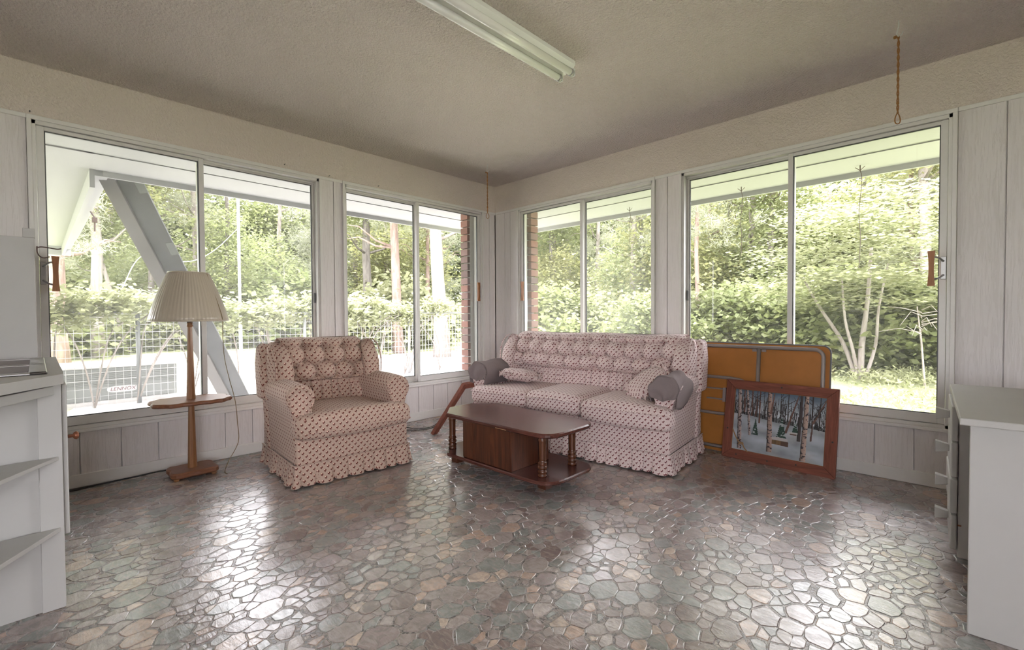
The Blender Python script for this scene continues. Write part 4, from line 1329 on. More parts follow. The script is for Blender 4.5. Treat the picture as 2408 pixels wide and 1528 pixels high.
kb = bpy.data.objects[[o.name for o in dr.children][0]]
kb.location = (1.47, -3.538, 0.585); kb.rotation_euler = (R(-90), 0, 0)
def tri(z0, z1, nm, x0=XE, ext=0.46, thick_front=None):
    # from the stile the front edge runs diagonally towards the camera side
    a = (x0, -3.562); b = (x0 + ext, -3.562 - ext * 0.62); c_ = (x0 + ext, -4.2); d_ = (x0, -4.2)
    MB().prism([a, d_, c_, b], z0, z1).build(nm, 'cabinet', cb, bevel=0.002, fix=True)
tri(0.745, 0.775, 'shelf'); tri(0.517, 0.53, 'shelf', XE + 0.012); tri(0.268, 0.283, 'shelf', XE + 0.012)
MB().box(XE, XE + 0.02, -4.2, -3.612, 0.46, 0.515).build('cleat', 'cabinet', cb)
MB().box(XE, XE + 0.02, -4.2, -3.612, 0.21, 0.266).build('cleat', 'cabinet', cb)
ctop = MB().prism([(0.60, -3.545), (0.60, -4.27), (0.77, -4.27), (0.77, -3.545)], 0.787, 0.82).box(0.77, 1.53, -3.628, -3.5455, 0.787, 0.82).box(0.77, 1.53, -4.27, -4.085, 0.787, 0.82).prism([(1.53, -4.27), (2.05, -4.27), (2.05, -3.865), (1.585, -3.548), (1.53, -3.5455)], 0.787, 0.82).build('counter_top', 'cabinet', cb, fix=True)
MB().tube([(1.83, -3.712, 0.80), (1.833, -3.707, 0.80)], 0.005, 8).build('screw_hole', 'rust_wire', ctop)
sx0, sx1, sy0, sy1 = 0.74, 1.56, -4.15, -3.585
sink = empty('sink', (0, 0, 0.82), 0, 'stainless steel double sink set in the white counter', 'sink')
rim = MB()
for a in ((sx0, sx1, sy1 - 0.045, sy1, 0, 0.008), (sx0, sx1, sy0, sy0 + 0.07, 0, 0.008), (sx0, sx0 + 0.035, sy0, sy1, 0, 0.008), (sx1 - 0.035, sx1, sy0, sy1, 0, 0.008), (1.135, 1.165, sy0, sy1, 0, 0.008)): rim.box(*a)
rim.build('rim', 'steel', sink, bevel=0.003)
for xa, xb in ((sx0 + 0.035, 1.135), (1.165, sx1 - 0.035)):
    bs = MB()
    ya, yb_ = sy0 + 0.07, sy1 - 0.045
    k = 0.035
    top_ = [(xa, ya), (xb, ya), (xb, yb_), (xa, yb_)]; low_ = [(xa + k, ya + k), (xb - k, ya + k), (xb - k, yb_ - k), (xa + k, yb_ - k)]
    bs.add([(x, y, 0.004) for x, y in top_] + [(x, y, -0.16) for x, y in low_], [(0, 1, 5, 4), (1, 2, 6, 5), (2, 3, 7, 6), (3, 0, 4, 7), (4, 5, 6, 7)])
    bs.build('basin', M.setdefault('basin', plain('dark_basin_steel', (0.17, 0.155, 0.14), 0.45, 0.6)), sink)  # basins in darker, rougher steel than the rim
tp = empty('tall_cabinet', (0, 0, 0), 0, 'tall white cabinet standing behind the sink counter at the far left', 'cabinet')
MB().box(0.08, 0.585, -4.3, -3.606, 0.0, 1.392).build('body', 'cabinet', tp, bevel=0.003)
MB().box(0.55, 0.586, -3.645, -3.604, 1.392, 1.435).build('corner_block', 'cabinet', tp, bevel=0.002)
MB().tube(spline([(0.586, -3.600, 1.345), (0.596, -3.585, 1.350), (0.60, -3.56, 1.348), (0.60, -3.53, 1.344), (0.60, -3.515, 1.348)], 5), 0.0028, 6).build('wire_hook', 'rust_wire', tp, smooth=True)
MB().tube(spline([(0.588, -3.598, 1.352), (0.594, -3.598, 1.325), (0.60, -3.59, 1.305), (0.604, -3.575, 1.298), (0.604, -3.556, 1.305)], 5), 0.0028, 6).build('wire_hook', 'rust_wire', tp, smooth=True)

# ------------------------------------------------------------------ ceiling fixture and hooks
fx_ = empty('fluorescent_fixture', (2.128, -2.07, ZC), 0, 'white two-tube fluorescent strip light on the ceiling, switched off', 'ceiling light')
def yz_prism(poly, y0, y1):
    n = len(poly)
    return MB().add([(x, y0, z) for x, z in poly] + [(x, y1, z) for x, z in poly], [(i, (i + 1) % n, n + (i + 1) % n, n + i) for i in range(n)] + [tuple(reversed(range(n))), tuple(n + i for i in range(n))])
yz_prism([(-0.058, -0.001), (-0.058, -0.022), (-0.03, -0.052), (0.03, -0.052), (0.058, -0.022), (0.058, -0.001)], -0.61, 0.61).build('housing', 'white_metal', fx_, fix=True)
for sx in (-0.043, 0.043):
    t_ = MB().tube([(sx, -0.592, -0.067), (sx, 0.592, -0.067)], 0.019, 16).build('tube', 'tube', fx_, smooth=True)
    for e in (-1, 1):
        MB().tube([(sx, e * 0.575, -0.067), (sx, e * 0.598, -0.067)], 0.0197, 16).build('end_cap', 'metal_grey', t_, smooth=True)
        MB().box(sx - 0.014, sx + 0.014, min(e * 0.598, e * 0.612), max(e * 0.598, e * 0.612), -0.084, -0.04).build('lamp_holder', 'white_metal', fx_, bevel=0.004)
def twist_cord(x, y, zb, lab):
    o = empty('twisted_rope', (x, y, ZC), 0, lab, 'cord')
    MB().tube(spline([(0, 0, 0), (0.0, 0.0, -0.03), (-0.004, -0.003, -0.05), (-0.006, -0.004, -0.068), (0.002, 0.0, -0.08), (0.012, 0.006, -0.07), (0.016, 0.008, -0.058)], 5), 0.0026, 6).build('ceiling_hook', 'white_metal', o, smooth=True)
    L = ZC - zb
    mb = MB()
    for ph in (0, math.pi):
        pts_ = []
        n = 90
        for i in range(n + 1):
            t = i / n
            z = -0.078 - (L - 0.078 - 0.05) * t
            a = ph + t * 34
            rr_ = 0.0030
            pts_.append((rr_ * math.cos(a), rr_ * math.sin(a), z))
        mb.tube(pts_, 0.0028, 6)
    mb.tube([(0.009 * math.sin(a) * (1 - 0.4 * math.cos(a)), 0.009 * math.sin(a) * (1 - .4 * math.cos(a)), -L + 0.024 + 0.026 * math.cos(a)) for a in [i * 2 * math.pi / 24 for i in range(24)]], 0.0025, 6, True)
    mb.build('twisted_cord', 'cord_orange', o, smooth=True)
    MB().rbox((-0.012, -0.004, -0.08), (0.007, 0.006, 0.007), 0.004, 2, 2).build('knot', 'cord_orange', o, smooth=True)
    MB().rbox((0.0, 0.0, -L + 0.1), (0.0055, 0.0055, 0.006), 0.003, 2, 2).build('knot', 'cord_orange', o, smooth=True)
twist_cord(0.535, -0.61, 1.928, 'orange twisted cord hanging from a ceiling hook by the room corner')
twist_cord(3.527, -0.64, 1.939, 'orange twisted cord hanging from a ceiling hook in front of the right window')

# ------------------------------------------------------------------ outdoors: ground
GZ = -0.10
def ground_mat():
    t = NT('spring_grass')
    co = t.coord()
    n = t.noise(co, 1.3, 6, 0.7); m = t.noise(co, 22, 4, 0.7)
    c = t.ramp(n, [(0.3, (0.20, 0.22, 0.11)), (0.5, (0.33, 0.36, 0.20)), (0.7, (0.44, 0.44, 0.29))])
    c = t.mix(t.math('MULTIPLY', m, 0.5), c, (0.40, 0.42, 0.28, 1))
    return t.fin(c, 0.95, t.bump(m, 0.6, 0.05), spec=0.1)
M['grass'] = ground_mat()
M['concrete'] = plain('pale_gravel', (0.47, 0.45, 0.44), 0.9, var=0.12, scale=5)
g = MB().grid(lambda u, v: (-60 + 110 * u, -50 + 110 * v, GZ + (0.0 if max(abs(-60 + 110 * u), abs(-50 + 110 * v)) < 9 else 0.2 * math.sin(u * 19) * math.sin(v * 17))), 60, 60).build('ground', 'grass')
tag(g, 'green lawn and woodland floor outside', kind='structure')
dw = MB().prism([(-0.3, -4.5), (-3.6, -3.4), (-8.5, -2.1), (-22, 1.2), (-22.9, 3.2), (-8.2, 5.0), (-3.6, 5.6), (-2.4, 3.6), (-0.3, 1.5)], GZ - 0.2, GZ + 0.012).build('driveway', 'concrete', fix=True)
tag(dw, 'pale gravel driveway outside the left windows', kind='structure')

pt = MB().prism([(-0.3, -14), (16, -14), (16, 0.0), (6.45, 0.0), (6.45, -6.45), (-0.3, -6.45)], GZ - 0.2, GZ + 0.012).build('bounce_yard', 'concrete', fix=True)  # unseen ground added so neutral light bounces in through the fill windows
tag(pt, 'unseen pale gravel yard added behind the camera to bounce neutral light', kind='structure')

# ------------------------------------------------------------------ outdoors: plants
def leaf_mat(name, c1, c2, trans=0.45):
    t = NT(name)
    nt = t.t
    oi = t.n('ShaderNodeObjectInfo').outputs['Random']
    g = t.n('ShaderNodeNewGeometry').outputs['Position']
    n = t.noise(g, 0.9, 3, 0.6); m = t.noise(g, 9.0, 2, 0.6)
    f = t.math('ADD', t.math('MULTIPLY', n, 0.6), t.math('MULTIPLY', m, 0.4))
    c = t.ramp(f, [(0.36, c1), (0.62, c2)])
    c = t.mix(t.math('MULTIPLY', oi, 0.25), c, (0.26, 0.27, 0.11, 1))
    t.set(t.b, 'Base Color', c); t.b.inputs['Roughness'].default_value = 0.55; t.b.inputs['Specular IOR Level'].default_value = 0.3
    tl = t.n('ShaderNodeBsdfTranslucent'); t.set(tl, 0, c)
    mx = t.n('ShaderNodeMixShader'); mx.inputs[0].default_value = trans
    nt.links.new(t.b.outputs[0], mx.inputs[1]); nt.links.new(tl.outputs[0], mx.inputs[2]); nt.links.new(mx.outputs[0], t.out.inputs[0])
    return t.m
M['leaf_a'] = leaf_mat('spring_leaf', (0.145, 0.180, 0.070), (0.286, 0.308, 0.154))
M['leaf_b'] = leaf_mat('yellow_green_leaf', (0.202, 0.220, 0.079), (0.334, 0.326, 0.163))
M['leaf_pine'] = leaf_mat('pine_needles', (0.185, 0.204, 0.139), (0.330, 0.337, 0.251), 0.3)
M['leaf_pale'] = leaf_mat('pale_dogwood_leaf', (0.229, 0.255, 0.136), (0.378, 0.383, 0.238))
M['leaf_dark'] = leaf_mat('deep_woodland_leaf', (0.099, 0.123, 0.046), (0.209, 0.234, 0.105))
def bark(name, c1, c2):
    t = NT(name)
    v = t.mapping(t.coord(), (9, 9, 2.2))
    n = t.noise(v, 1.0, 5, 0.7, 0.5)
    return t.fin(t.ramp(n, [(0.35, c1), (0.65, c2)]), 0.95, t.bump(n, 0.6, 0.03), spec=0.1)
M['bark_grey'] = bark('grey_bark', (0.14, 0.12, 0.105), (0.32, 0.285, 0.26))
M['bark_pine'] = bark('pinkish_pine_bark', (0.17, 0.115, 0.095), (0.33, 0.25, 0.215))
M['bark_pale'] = bark('pale_bark', (0.20, 0.17, 0.15), (0.35, 0.315, 0.29))
M['bark_dark'] = bark('dark_bark', (0.09, 0.08, 0.07), (0.2, 0.18, 0.16))

def leaf_mesh(name, centres, size, flat=0.5, seed=0, aspect=0.55):
    r = np.random.default_rng(seed)
    n = len(centres)
    nrm = r.normal(size=(n, 3)); nrm[:, 2] = np.abs(nrm[:, 2]) + flat * 2
    nrm /= np.linalg.norm(nrm, axis=1)[:, None]
    a = r.normal(size=(n, 3)); a -= nrm * (a * nrm).sum(1)[:, None]; a /= np.linalg.norm(a, axis=1)[:, None]
    b = np.cross(nrm, a)
    s = size * r.uniform(0.6, 1.3, (n, 1))
    v = np.empty((n, 4, 3))
    v[:, 0] = centres - a * s; v[:, 1] = centres + b * s * aspect - nrm * s * 0.12; v[:, 2] = centres + a * s; v[:, 3] = centres - b * s * aspect - nrm * s * 0.12
    me = bpy.data.meshes.new(name)
    me.vertices.add(n * 4); me.vertices.foreach_set('co', v.astype(np.float32).ravel())
    me.loops.add(n * 4); me.loops.foreach_set('vertex_index', np.arange(n * 4, dtype=np.int32))
    me.polygons.add(n); me.polygons.foreach_set('loop_start', np.arange(0, n * 4, 4, dtype=np.int32)); me.polygons.foreach_set('loop_total', np.full(n, 4, np.int32))
    me.update(calc_edges=True)
    return me
def crown_pts(seed, n, rx, rz, nclump, clump):
    r = np.random.default_rng(seed)
    c = r.normal(size=(nclump, 3)); c /= np.linalg.norm(c, axis=1)[:, None]
    c *= (r.uniform(0.35, 1.0, (nclump, 1)))
    c *= np.array((rx, rx, rz))
    k = r.integers(0, nclump, n)
    d = r.normal(size=(n, 3)) * clump * np.array((1, 1, 0.6))
    return c[k] + d
CR = {}
def crown(key, mat, pts_, size, flat, seed, aspect=0.55):
    me = leaf_mesh('foliage', pts_, size, flat, seed, aspect)
    me.materials.append(M[mat])
    CR[key] = me
crown('decid1', 'leaf_a', crown_pts(1, 13000, 2.6, 3.4, 130, 0.42), 0.085, 0.5, 1)
crown('decid2', 'leaf_b', crown_pts(2, 13000, 2.4, 3.0, 110, 0.40), 0.085, 0.5, 2)
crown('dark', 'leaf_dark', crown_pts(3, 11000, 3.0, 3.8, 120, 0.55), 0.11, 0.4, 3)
crown('bush', 'leaf_a', crown_pts(4, 6000, 1.1, 0.9, 60, 0.22), 0.06, 0.5, 4, 0.7)
crown('bush2', 'leaf_pale', crown_pts(5, 5200, 1.1, 0.8, 60, 0.20), 0.055, 0.6, 5, 0.8)
# pine: tufts along drooping branches
r_ = np.random.default_rng(6)
pp_ = []
for i in range(70):
    a = r_.uniform(0, 6.28); L = r_.uniform(1.0, 2.6); z = r_.uniform(-3.6, 3.4)
    L *= 1 - 0.25 * (z + 3.6) / 7
    for k in range(15):
        t = r_.uniform(0.25, 1)
        c = np.array((math.cos(a) * L * t, math.sin(a) * L * t, z + 0.5 * t - 0.5 * t * t)) + r_.normal(size=3) * 0.12
        pp_.append(c + r_.normal(size=(11, 3)) * 0.10)
crown('pine', 'leaf_pine', np.concatenate(pp_), 0.11, 0.0, 6, 0.10)
# dogwood: flat layered sprays
pp_ = []
for i in range(150):
    a = r_.uniform(0, 6.28); L = abs(r_.uniform(0.1, 1) ** 0.6) * 1.75; z = r_.uniform(-1.0, 1.25)
    L *= math.sqrt(max(0.08, 1 - (z / 1.5) ** 2))
    c = np.array((math.cos(a) * L, math.sin(a) * L, z))
    pp_.append(c + r_.normal(size=(75, 3)) * np.array((0.26, 0.26, 0.045)))
crown('dogwood', 'leaf_pale', np.concatenate(pp_), 0.05, 1.6, 7, 0.62)
# vine: broad leaves
crown('vine', 'leaf_pale', crown_pts(8, 900, 0.75, 0.42, 24, 0.16), 0.065, 0.7, 8, 0.95)

def trunk(mb, p, h, r0, lean=(0, 0), r1=None, seed=0, n=9, bend=0.12):
    rs = random.Random(seed)
    pts_ = []; rr_ = []
    ox = oy = 0
    for i in range(9):
        t = i / 8
        ox += rs.uniform(-bend, bend) * 0.4; oy += rs.uniform(-bend, bend) * 0.4
        pts_.append((p[0] + lean[0] * t + ox, p[1] + lean[1] * t + oy, p[2] + h * t))
        rr_.append((r0 * (1.25 if i == 0 else 1)) + ((r1 if r1 is not None else r0 * 0.45) - r0) * t)
    mb.tube(pts_, rr_, n)
    return pts_
def branches(mb, pts_, n, L, r0, seed):
    rs = random.Random(seed)
    for i in range(n):
        k = rs.randint(3, 7); b = Vector(pts_[k]); a = rs.uniform(0, 6.28)
        d = Vector((math.cos(a), math.sin(a), rs.uniform(0.1, 0.7)))
        q = [b, b + d * L * 0.4 + Vector((0, 0, -0.05)), b + d * L * 0.75 + Vector((0, 0, 0.12)), b + d * L]
        mb.tube(q, [r0, r0 * 0.7, r0 * 0.45, r0 * 0.2], 5)
def tree(name, x, y, h, r0, barkm, crowns, label, group=None, lean=(0, 0), seed=0, nb=8, cat='tree'):
    o = empty(name, (x, y, GZ - 0.05), 0, label, cat, group)
    mb = MB()
    pts_ = trunk(mb, (0, 0, 0), h, r0, lean, seed=seed)
    mb.build('trunk', barkm, o, smooth=True)
    if nb:
        bm_ = MB(); branches(bm_, pts_, nb, max(0.8, h * 0.16), r0 * 0.28, seed + 1); tag(bm_.build('branches', barkm, o, smooth=True), kind='stuff')
    rs = random.Random(seed + 5)
    for key, dx, dy, z, s in crowns:
        f = bpy.data.objects.new('foliage', CR[key]); COL.objects.link(f); f.parent = o
        f.location = (dx, dy, z); f.scale = (s, s, s); f.rotation_euler = (0, 0, rs.uniform(0, 6.28))
    return o
CAM_XY = (3.7653, -3.6090)      # camera position in plan: bearings from it follow image pixels, distances are assumed
def at(bearing, dist): return (CAM_XY[0] + bearing[0] * dist, CAM_XY[1] + bearing[1] * dist)
# named foreground trunks, set along image pixel bearings from the camera
LT = [
    ((-0.9998, 0.0213), 13.0, 9, 0.17, 'bark_pine', 'pinkish pine trunk at the far left edge of the dusty left pane', (0.3, 0.1)),
    ((-0.9977, 0.0685), 15.0, 11, 0.13, 'bark_pale', 'pale straight trunk left of the leaning panel in the dusty left pane', (0.1, 0)),
    ((-0.9943, 0.1062), 16.0, 9, 0.055, 'bark_pale', 'thin leaning trunk beside the leaning panel in the dusty left pane', (0.0, -1.2)),
    ((-0.9900, 0.1410), 18.0, 12, 0.12, 'bark_grey', 'grey trunk half hidden behind the leaning panel', (0, 0)),
    ((-0.9790, 0.2040), 17.0, 12, 0.09, 'bark_grey', 'slim grey trunk just right of the lamp shade mullion', (0, 0)),
    ((-0.8816, 0.4721), 15.5, 12, 0.155, 'bark_dark', 'dark grey trunk behind the left pane of the corner-side left window', (-0.2, 0)),
    ((-0.8621, 0.5067), 19.0, 12, 0.085, 'bark_pale', 'slender pale trunk between the dark and pink trunks', (0, 0)),
    ((-0.8465, 0.5324), 14.0, 12, 0.15, 'bark_pine', 'pinkish pine trunk left of the mullion in the corner-side left window', (-0.1, 0)),
    ((-0.8130, 0.5822), 17.0, 12, 0.085, 'bark_pine', 'slim pink trunk right of the mullion in the corner-side left window', (0, 0)),
    ((-0.7962, 0.6051), 12.5, 12, 0.20, 'bark_pale', 'thick pale trunk with a branch stub near the room corner', (-0.35, -0.1)),
    ((-0.6300, 0.7766), 18.0, 11, 0.12, 'bark_grey', 'grey trunk in the hazy left pane above the sofa', (0, 0)),
    ((-0.6080, 0.7940), 21.0, 12, 0.20, 'bark_dark', 'dark thick trunk deep in the woods above the sofa', (0, 0)),
    ((-0.4921, 0.8705), 14.0, 11, 0.10, 'bark_pale', 'pale slim pine trunk above the middle of the sofa', (0, 0.2)),
    ((-0.3807, 0.9247), 12.0, 10, 0.06, 'bark_pine', 'slim pink trunk at the left edge of the right window', (0.1, 0)),
    ((-0.3600, 0.9330), 15.0, 10, 0.055, 'bark_pine', 'thin reddish trunk behind pine boughs in the right window', (0, 0)),
    ((-0.2983, 0.9545), 15.0, 12, 0.10, 'bark_pale', 'white sunlit trunk left of the mullion in the right window', (0, 0)),
    ((-0.0405, 0.9992), 14.5, 12, 0.125, 'bark_pale', 'white sunlit trunk near the right edge of the right window', (0, 0)),
    ((-0.0240, 0.9997), 17.0, 12, 0.125, 'bark_pine', 'pink pine trunk beside the white one at the window edge', (0.5, 0)),
]
for i, (d, dist, h, r0, bk_, lab, ln) in enumerate(LT):
    x, y = at(d, dist)
    kind = 'pine' if 'pine' in lab or 'pink' in lab or 'slim' in lab else random.choice(('decid1', 'decid2'))
    tree('pine_tree' if kind == 'pine' else 'tree', x, y, h * 0.7, r0, bk_, [(kind, ln[0] * .7, ln[1] * .7, h * 0.60 * 0.82, 0.62)], lab, lean=ln, seed=i, nb=9)
ORD = ('first', 'second', 'third', 'fourth', 'fifth', 'sixth', 'seventh', 'eighth', 'ninth', 'tenth', 'eleventh', 'twelfth', 'thirteenth', 'fourteenth', 'fifteenth', 'sixteenth')
# filler woods: layers behind
rs = random.Random(21)
def sector(n, a0, a1, d0, d1, keys, label, grp, name, zr, sr, h, jit=0.04):
    for i in range(n):
        t = (i + 0.5) / n + rs.uniform(-0.3, 0.3) / n
        a = a0 + (a1 - a0) * t
        d = rs.uniform(d0, d1)
        x, y = CAM_XY[0] + math.cos(a) * d, CAM_XY[1] + math.sin(a) * d
        k = rs.choice(keys)
        z = rs.uniform(*zr); s = rs.uniform(*sr)
        tree(name, x, y, h * rs.uniform(.85, 1.15), rs.uniform(0.07, 0.15), rs.choice(('bark_grey', 'bark_dark', 'bark_pine')),
             [(k, 0, 0, z, s)] + ([(rs.choice(keys), rs.uniform(-1, 1), rs.uniform(-1, 1), z + rs.uniform(1.5, 2.2), s * 0.7)] if h > 9 else []), label + ', ' + ORD[i] + ' from the left', grp, seed=i * 7 + int(d), nb=5)
AL0, AL1 = math.atan2(-0.03, -1), math.atan2(0.63, -0.777)
AL0 = math.pi + 0.04
AR0, AR1 = math.atan2(0.76, -0.65), math.atan2(1, 0.09)
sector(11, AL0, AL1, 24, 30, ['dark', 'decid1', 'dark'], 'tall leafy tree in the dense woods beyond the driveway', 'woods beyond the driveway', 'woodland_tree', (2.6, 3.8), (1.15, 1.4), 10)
sector(9, AL0, AL1, 17, 21, ['decid1', 'decid2', 'pine'], 'young leafy tree at the woods edge beyond the driveway', 'woods edge beyond the driveway', 'woodland_tree', (1.8, 3.0), (0.6, 0.85), 5.5)
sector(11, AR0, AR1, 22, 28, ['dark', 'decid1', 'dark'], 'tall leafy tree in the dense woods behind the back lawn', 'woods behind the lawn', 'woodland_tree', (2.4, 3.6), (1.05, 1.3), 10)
sector(10, AR0, AR1, 14, 18, ['decid1', 'decid2', 'pine', 'decid2'], 'leafy tree at the edge of the back lawn', 'trees at the lawn edge', 'woodland_tree', (1.8, 3.2), (0.6, 0.85), 5.5)
def shrub(name, key, x, y, z, s, label, grp, seed):
    r3 = random.Random(seed)
    o = empty(name, (x, y, GZ), 0, label, 'shrub', grp)
    mb = MB()
    for k in range(4):
        a = r3.uniform(0, 6.28)
        mb.tube([(0, 0, 0), (0.12 * math.cos(a), 0.12 * math.sin(a), z * 0.5), (0.35 * math.cos(a) * s, 0.35 * math.sin(a) * s, z)], [0.018, 0.012, 0.006], 5)
    tag(mb.build('stems', 'bark_grey', o), kind='stuff')
    f = bpy.data.objects.new('foliage', CR[key]); COL.objects.link(f); f.parent = o; f.location = (0, 0, z); f.scale = (s, s, s); f.rotation_euler = (0, 0, r3.uniform(0, 6.28))
def shrubs(n, a0, a1, d0, d1, key, z, s, label, grp):
    for i in range(n):
        a = a0 + (a1 - a0) * ((i + 0.5) / n + rs.uniform(-.3, .3) / n); d = rs.uniform(d0, d1)
        shrub('shrub', rs.choice(key), CAM_XY[0] + math.cos(a) * d, CAM_XY[1] + math.sin(a) * d, z * rs.uniform(.8, 1.2), s * rs.uniform(.8, 1.25), label + ', ' + ORD[i] + ' from the left', grp, i)
shrubs(16, AL0, AL1, 14, 22, ['bush', 'bush2'], 0.9, 1.5, 'rounded green shrub under the trees beyond the driveway', 'shrubs beyond the driveway')
shrubs(12, AR0, AR1, 10.5, 13.5, ['bush', 'bush2', 'bush'], 0.75, 1.1, 'rounded green shrub along the back edge of the lawn', 'shrubs along the lawn')
# vines on the wire fence
FXX = -3.8
for i in range(13):
    y = -3.5 + i * 0.46 + rs.uniform(-.15, .15)
    o = empty('fence_vine', (FXX + rs.uniform(-.12, .12), y, GZ), 0, 'broad-leaved vine over the wire fence top, ' + ORD[i] + ' from the left', 'vine', 'vines on the fence')
    mb = MB()
    for k in range(3):
        a = rs.uniform(-1, 1)
        mb.tube(spline([(0, 0, 0), (0.05, a * 0.2, 0.5), (-0.05, a * 0.5, 0.9), (0.0, a * 0.9, 1.15 + rs.uniform(-.1, .15))], 4), 0.009, 5)
    tag(mb.build('stems', 'bark_grey', o), kind='stuff')
    f = bpy.data.objects.new('foliage', CR['vine']); COL.objects.link(f); f.parent = o
    f.location = (0, 0, 1.16 + rs.uniform(-.12, .12)); s = rs.uniform(0.45, 0.62); f.scale = (s * .7, s, s); f.rotation_euler = (0, 0, rs.uniform(-.3, .3))
# low weeds on the lawn outside the right window and by the left driveway edge
wp = []
for i in range(60):
    x = rs.uniform(-0.8, 4.6); y = rs.uniform(2.4, 9.0)
    wp.append(np.array((x, y, GZ + 0.10)) + np.random.default_rng(i).normal(size=(420, 3)) * np.array((0.28, 0.28, 0.07)))
me = leaf_mesh('meadow_weeds', np.concatenate(wp), 0.038, 0.2, 9, 0.4); me.materials.append(M['leaf_pale'])
tag(obj('meadow_weeds', me, None), 'low pale weeds covering the lawn outside the right window', 'weeds', kind='stuff')
# dogwood with several bare stems
dg = empty('dogwood_tree', (2.55, 6.0, GZ), 0, 'layered pale-leaved small tree with several bare stems outside the right window', 'tree')
for k, (q, r0) in enumerate((([(0, 0, 0), (0.02, 0, 0.6), (0.08, 0.05, 1.3), (0.12, 0.1, 2.2)], 0.055), ([(-0.05, 0, 0), (-0.25, 0.05, 0.6), (-0.62, 0.1, 1.25), (-0.9, 0.2, 1.8)], 0.04),
                             ([(0.06, 0, 0), (0.2, 0, 0.6), (0.24, -0.05, 1.2), (0.36, -0.1, 1.9)], 0.03), ([(-0.02, 0, 0), (-0.1, -.05, 0.5), (-0.2, -0.1, 1.0), (-0.25, -0.1, 1.7)], 0.032))):
    MB().tube(spline(q, 4), [r0 * (1 - 0.6 * i / 12) for i in range(13)], 7).build('stem', 'bark_pale', dg, smooth=True)
f = bpy.data.objects.new('foliage', CR['dogwood']); COL.objects.link(f); f.parent = dg; f.location = (0.15, 0.1, 2.0); f.scale = (1.0, 1.0, 0.85)
rs2 = random.Random(4)
o = empty('dead_branch', (3.35, 5.2, GZ), 0, 'bare pale twiggy branch standing beside the dogwood', 'branch')
mb = MB()
for i in range(16):
    a = rs2.uniform(-2.6, 0.6); L = rs2.uniform(0.3, 0.8); z = rs2.uniform(0.7, 1.15)
    mb.tube([(0, 0, z), (math.cos(a) * L * .5, math.sin(a) * L * .3, z + 0.06), (math.cos(a) * L, math.sin(a) * L * .5, z + rs2.uniform(-.15, .15))], [0.008, 0.005, 0.002], 4)
mb.tube([(0.05, 0, 0), (0, 0, 0.7), (-0.05, 0, 1.2)], [0.014, 0.012, 0.008], 5)
tag(mb.build('twigs', 'bark_pale', o), kind='stuff')

# ------------------------------------------------------------------ outdoors: fence, pole, air unit, leaning panel, wires
fc = empty('wire_fence', (FXX, 0, GZ), 0, 'welded wire fence with steel posts outside the left windows', 'fence')
mw = MB()
y = -6.0
while y < 4.0:
    mw.tube([(0, y, 0.02), (0, y, 1.12)], 0.003, 3); y += 0.075
for k in range(12): mw.tube([(0, -6, 0.05 + k * 0.097), (0, 4, 0.05 + k * 0.097)], 0.003, 3)
tag(mw.build('wire_mesh', 'metal_grey', fc), kind='stuff')
MB().tube([(0, -6, 1.165), (0, 4, 1.165)], 0.017, 8).build('top_rail', 'metal_grey', fc, smooth=True)
for y in (-5.2, -2.70, -0.6, 1.35, 3.1):
    MB().tube([(0, y, 0), (0, y, 1.17)], 0.024, 8).build('post', 'metal_grey' if y > -2 else 'alu_dark', fc, smooth=True)
d = (-0.9641, 0.2654)
p_ = at(d, 10.5)
o = empty('white_pole', (p_[0], p_[1], GZ), 0, 'slim white pole standing outside left of the armchair window mullion', 'pole')
MB().tube([(0, 0, 0.9), (0, 0, 3.6)], 0.026, 10).build('shaft', 'white_ext', o, smooth=True)
MB().tube([(0, 0, 0), (0, 0, 0.95)], 0.03, 10).build('sleeve', 'white_ext', o, smooth=True)
for z in (1.7, 2.45): MB().tube([(0, 0, z), (0, 0, z + 0.05)], 0.031, 10).build('joint', 'white_ext', o, smooth=True)
# outdoor air unit
ac = empty('air_unit', (-4.45, -2.86, GZ), 0, 'low grey outdoor air conditioning unit behind the dusty left pane', 'air conditioner')
M['unit'] = plain('grey_unit_paint', (0.20, 0.21, 0.20), 0.5)
M['unit_light'] = plain('light_grey_unit_paint', (0.50, 0.50, 0.50), 0.5)
MB().box(-0.42, 0.42, -0.75, 0.6, 0.06, 0.47).build('casing', 'unit', ac, bevel=0.01)
MB().box(-0.44, 0.44, -0.77, 0.62, 0.47, 0.50).build('lid', 'unit_light', ac, bevel=0.008)
MB().box(-0.5, 0.5, -0.85, 0.7, 0.0, 0.06).build('pad', 'concrete', ac)
for i in range(9):
    MB().box(0.42, 0.432, -0.72, 0.57, 0.255 + i * 0.022, 0.264 + i * 0.022).build('grille_slat', 'unit', ac)
lbl = yz = MB()
el = [(0.155 * math.copysign(abs(math.cos(i * math.pi / 16)) ** 0.6, math.cos(i * math.pi / 16)), 0.042 * math.copysign(abs(math.sin(i * math.pi / 16)) ** 0.7, math.sin(i * math.pi / 16))) for i in range(32)]
pl = MB()
n = 32
pl.add([(0.422, y + 0.02, z + 0.19) for y, z in el] + [(0.430, y + 0.02, z + 0.19) for y, z in el], [(i, (i + 1) % n, n + (i + 1) % n, n + i) for i in range(n)] + [tuple(reversed(range(n))), tuple(n + i for i in range(n))])
plate = pl.build('name_plate', 'unit_light', ac, fix=True)
fcv = bpy.data.curves.new('lettering', 'FONT'); fcv.body = 'LENNOX'; fcv.size = 0.062; fcv.align_x = 'CENTER'; fcv.align_y = 'CENTER'; fcv.extrude = 0.001; fcv.shear = 0.25
fcv.materials.append(plain('maroon_lettering', (0.16, 0.06, 0.07), 0.5))
tmp = bpy.data.objects.new('lettering_curve', fcv); COL.objects.link(tmp)
bpy.context.view_layer.update()
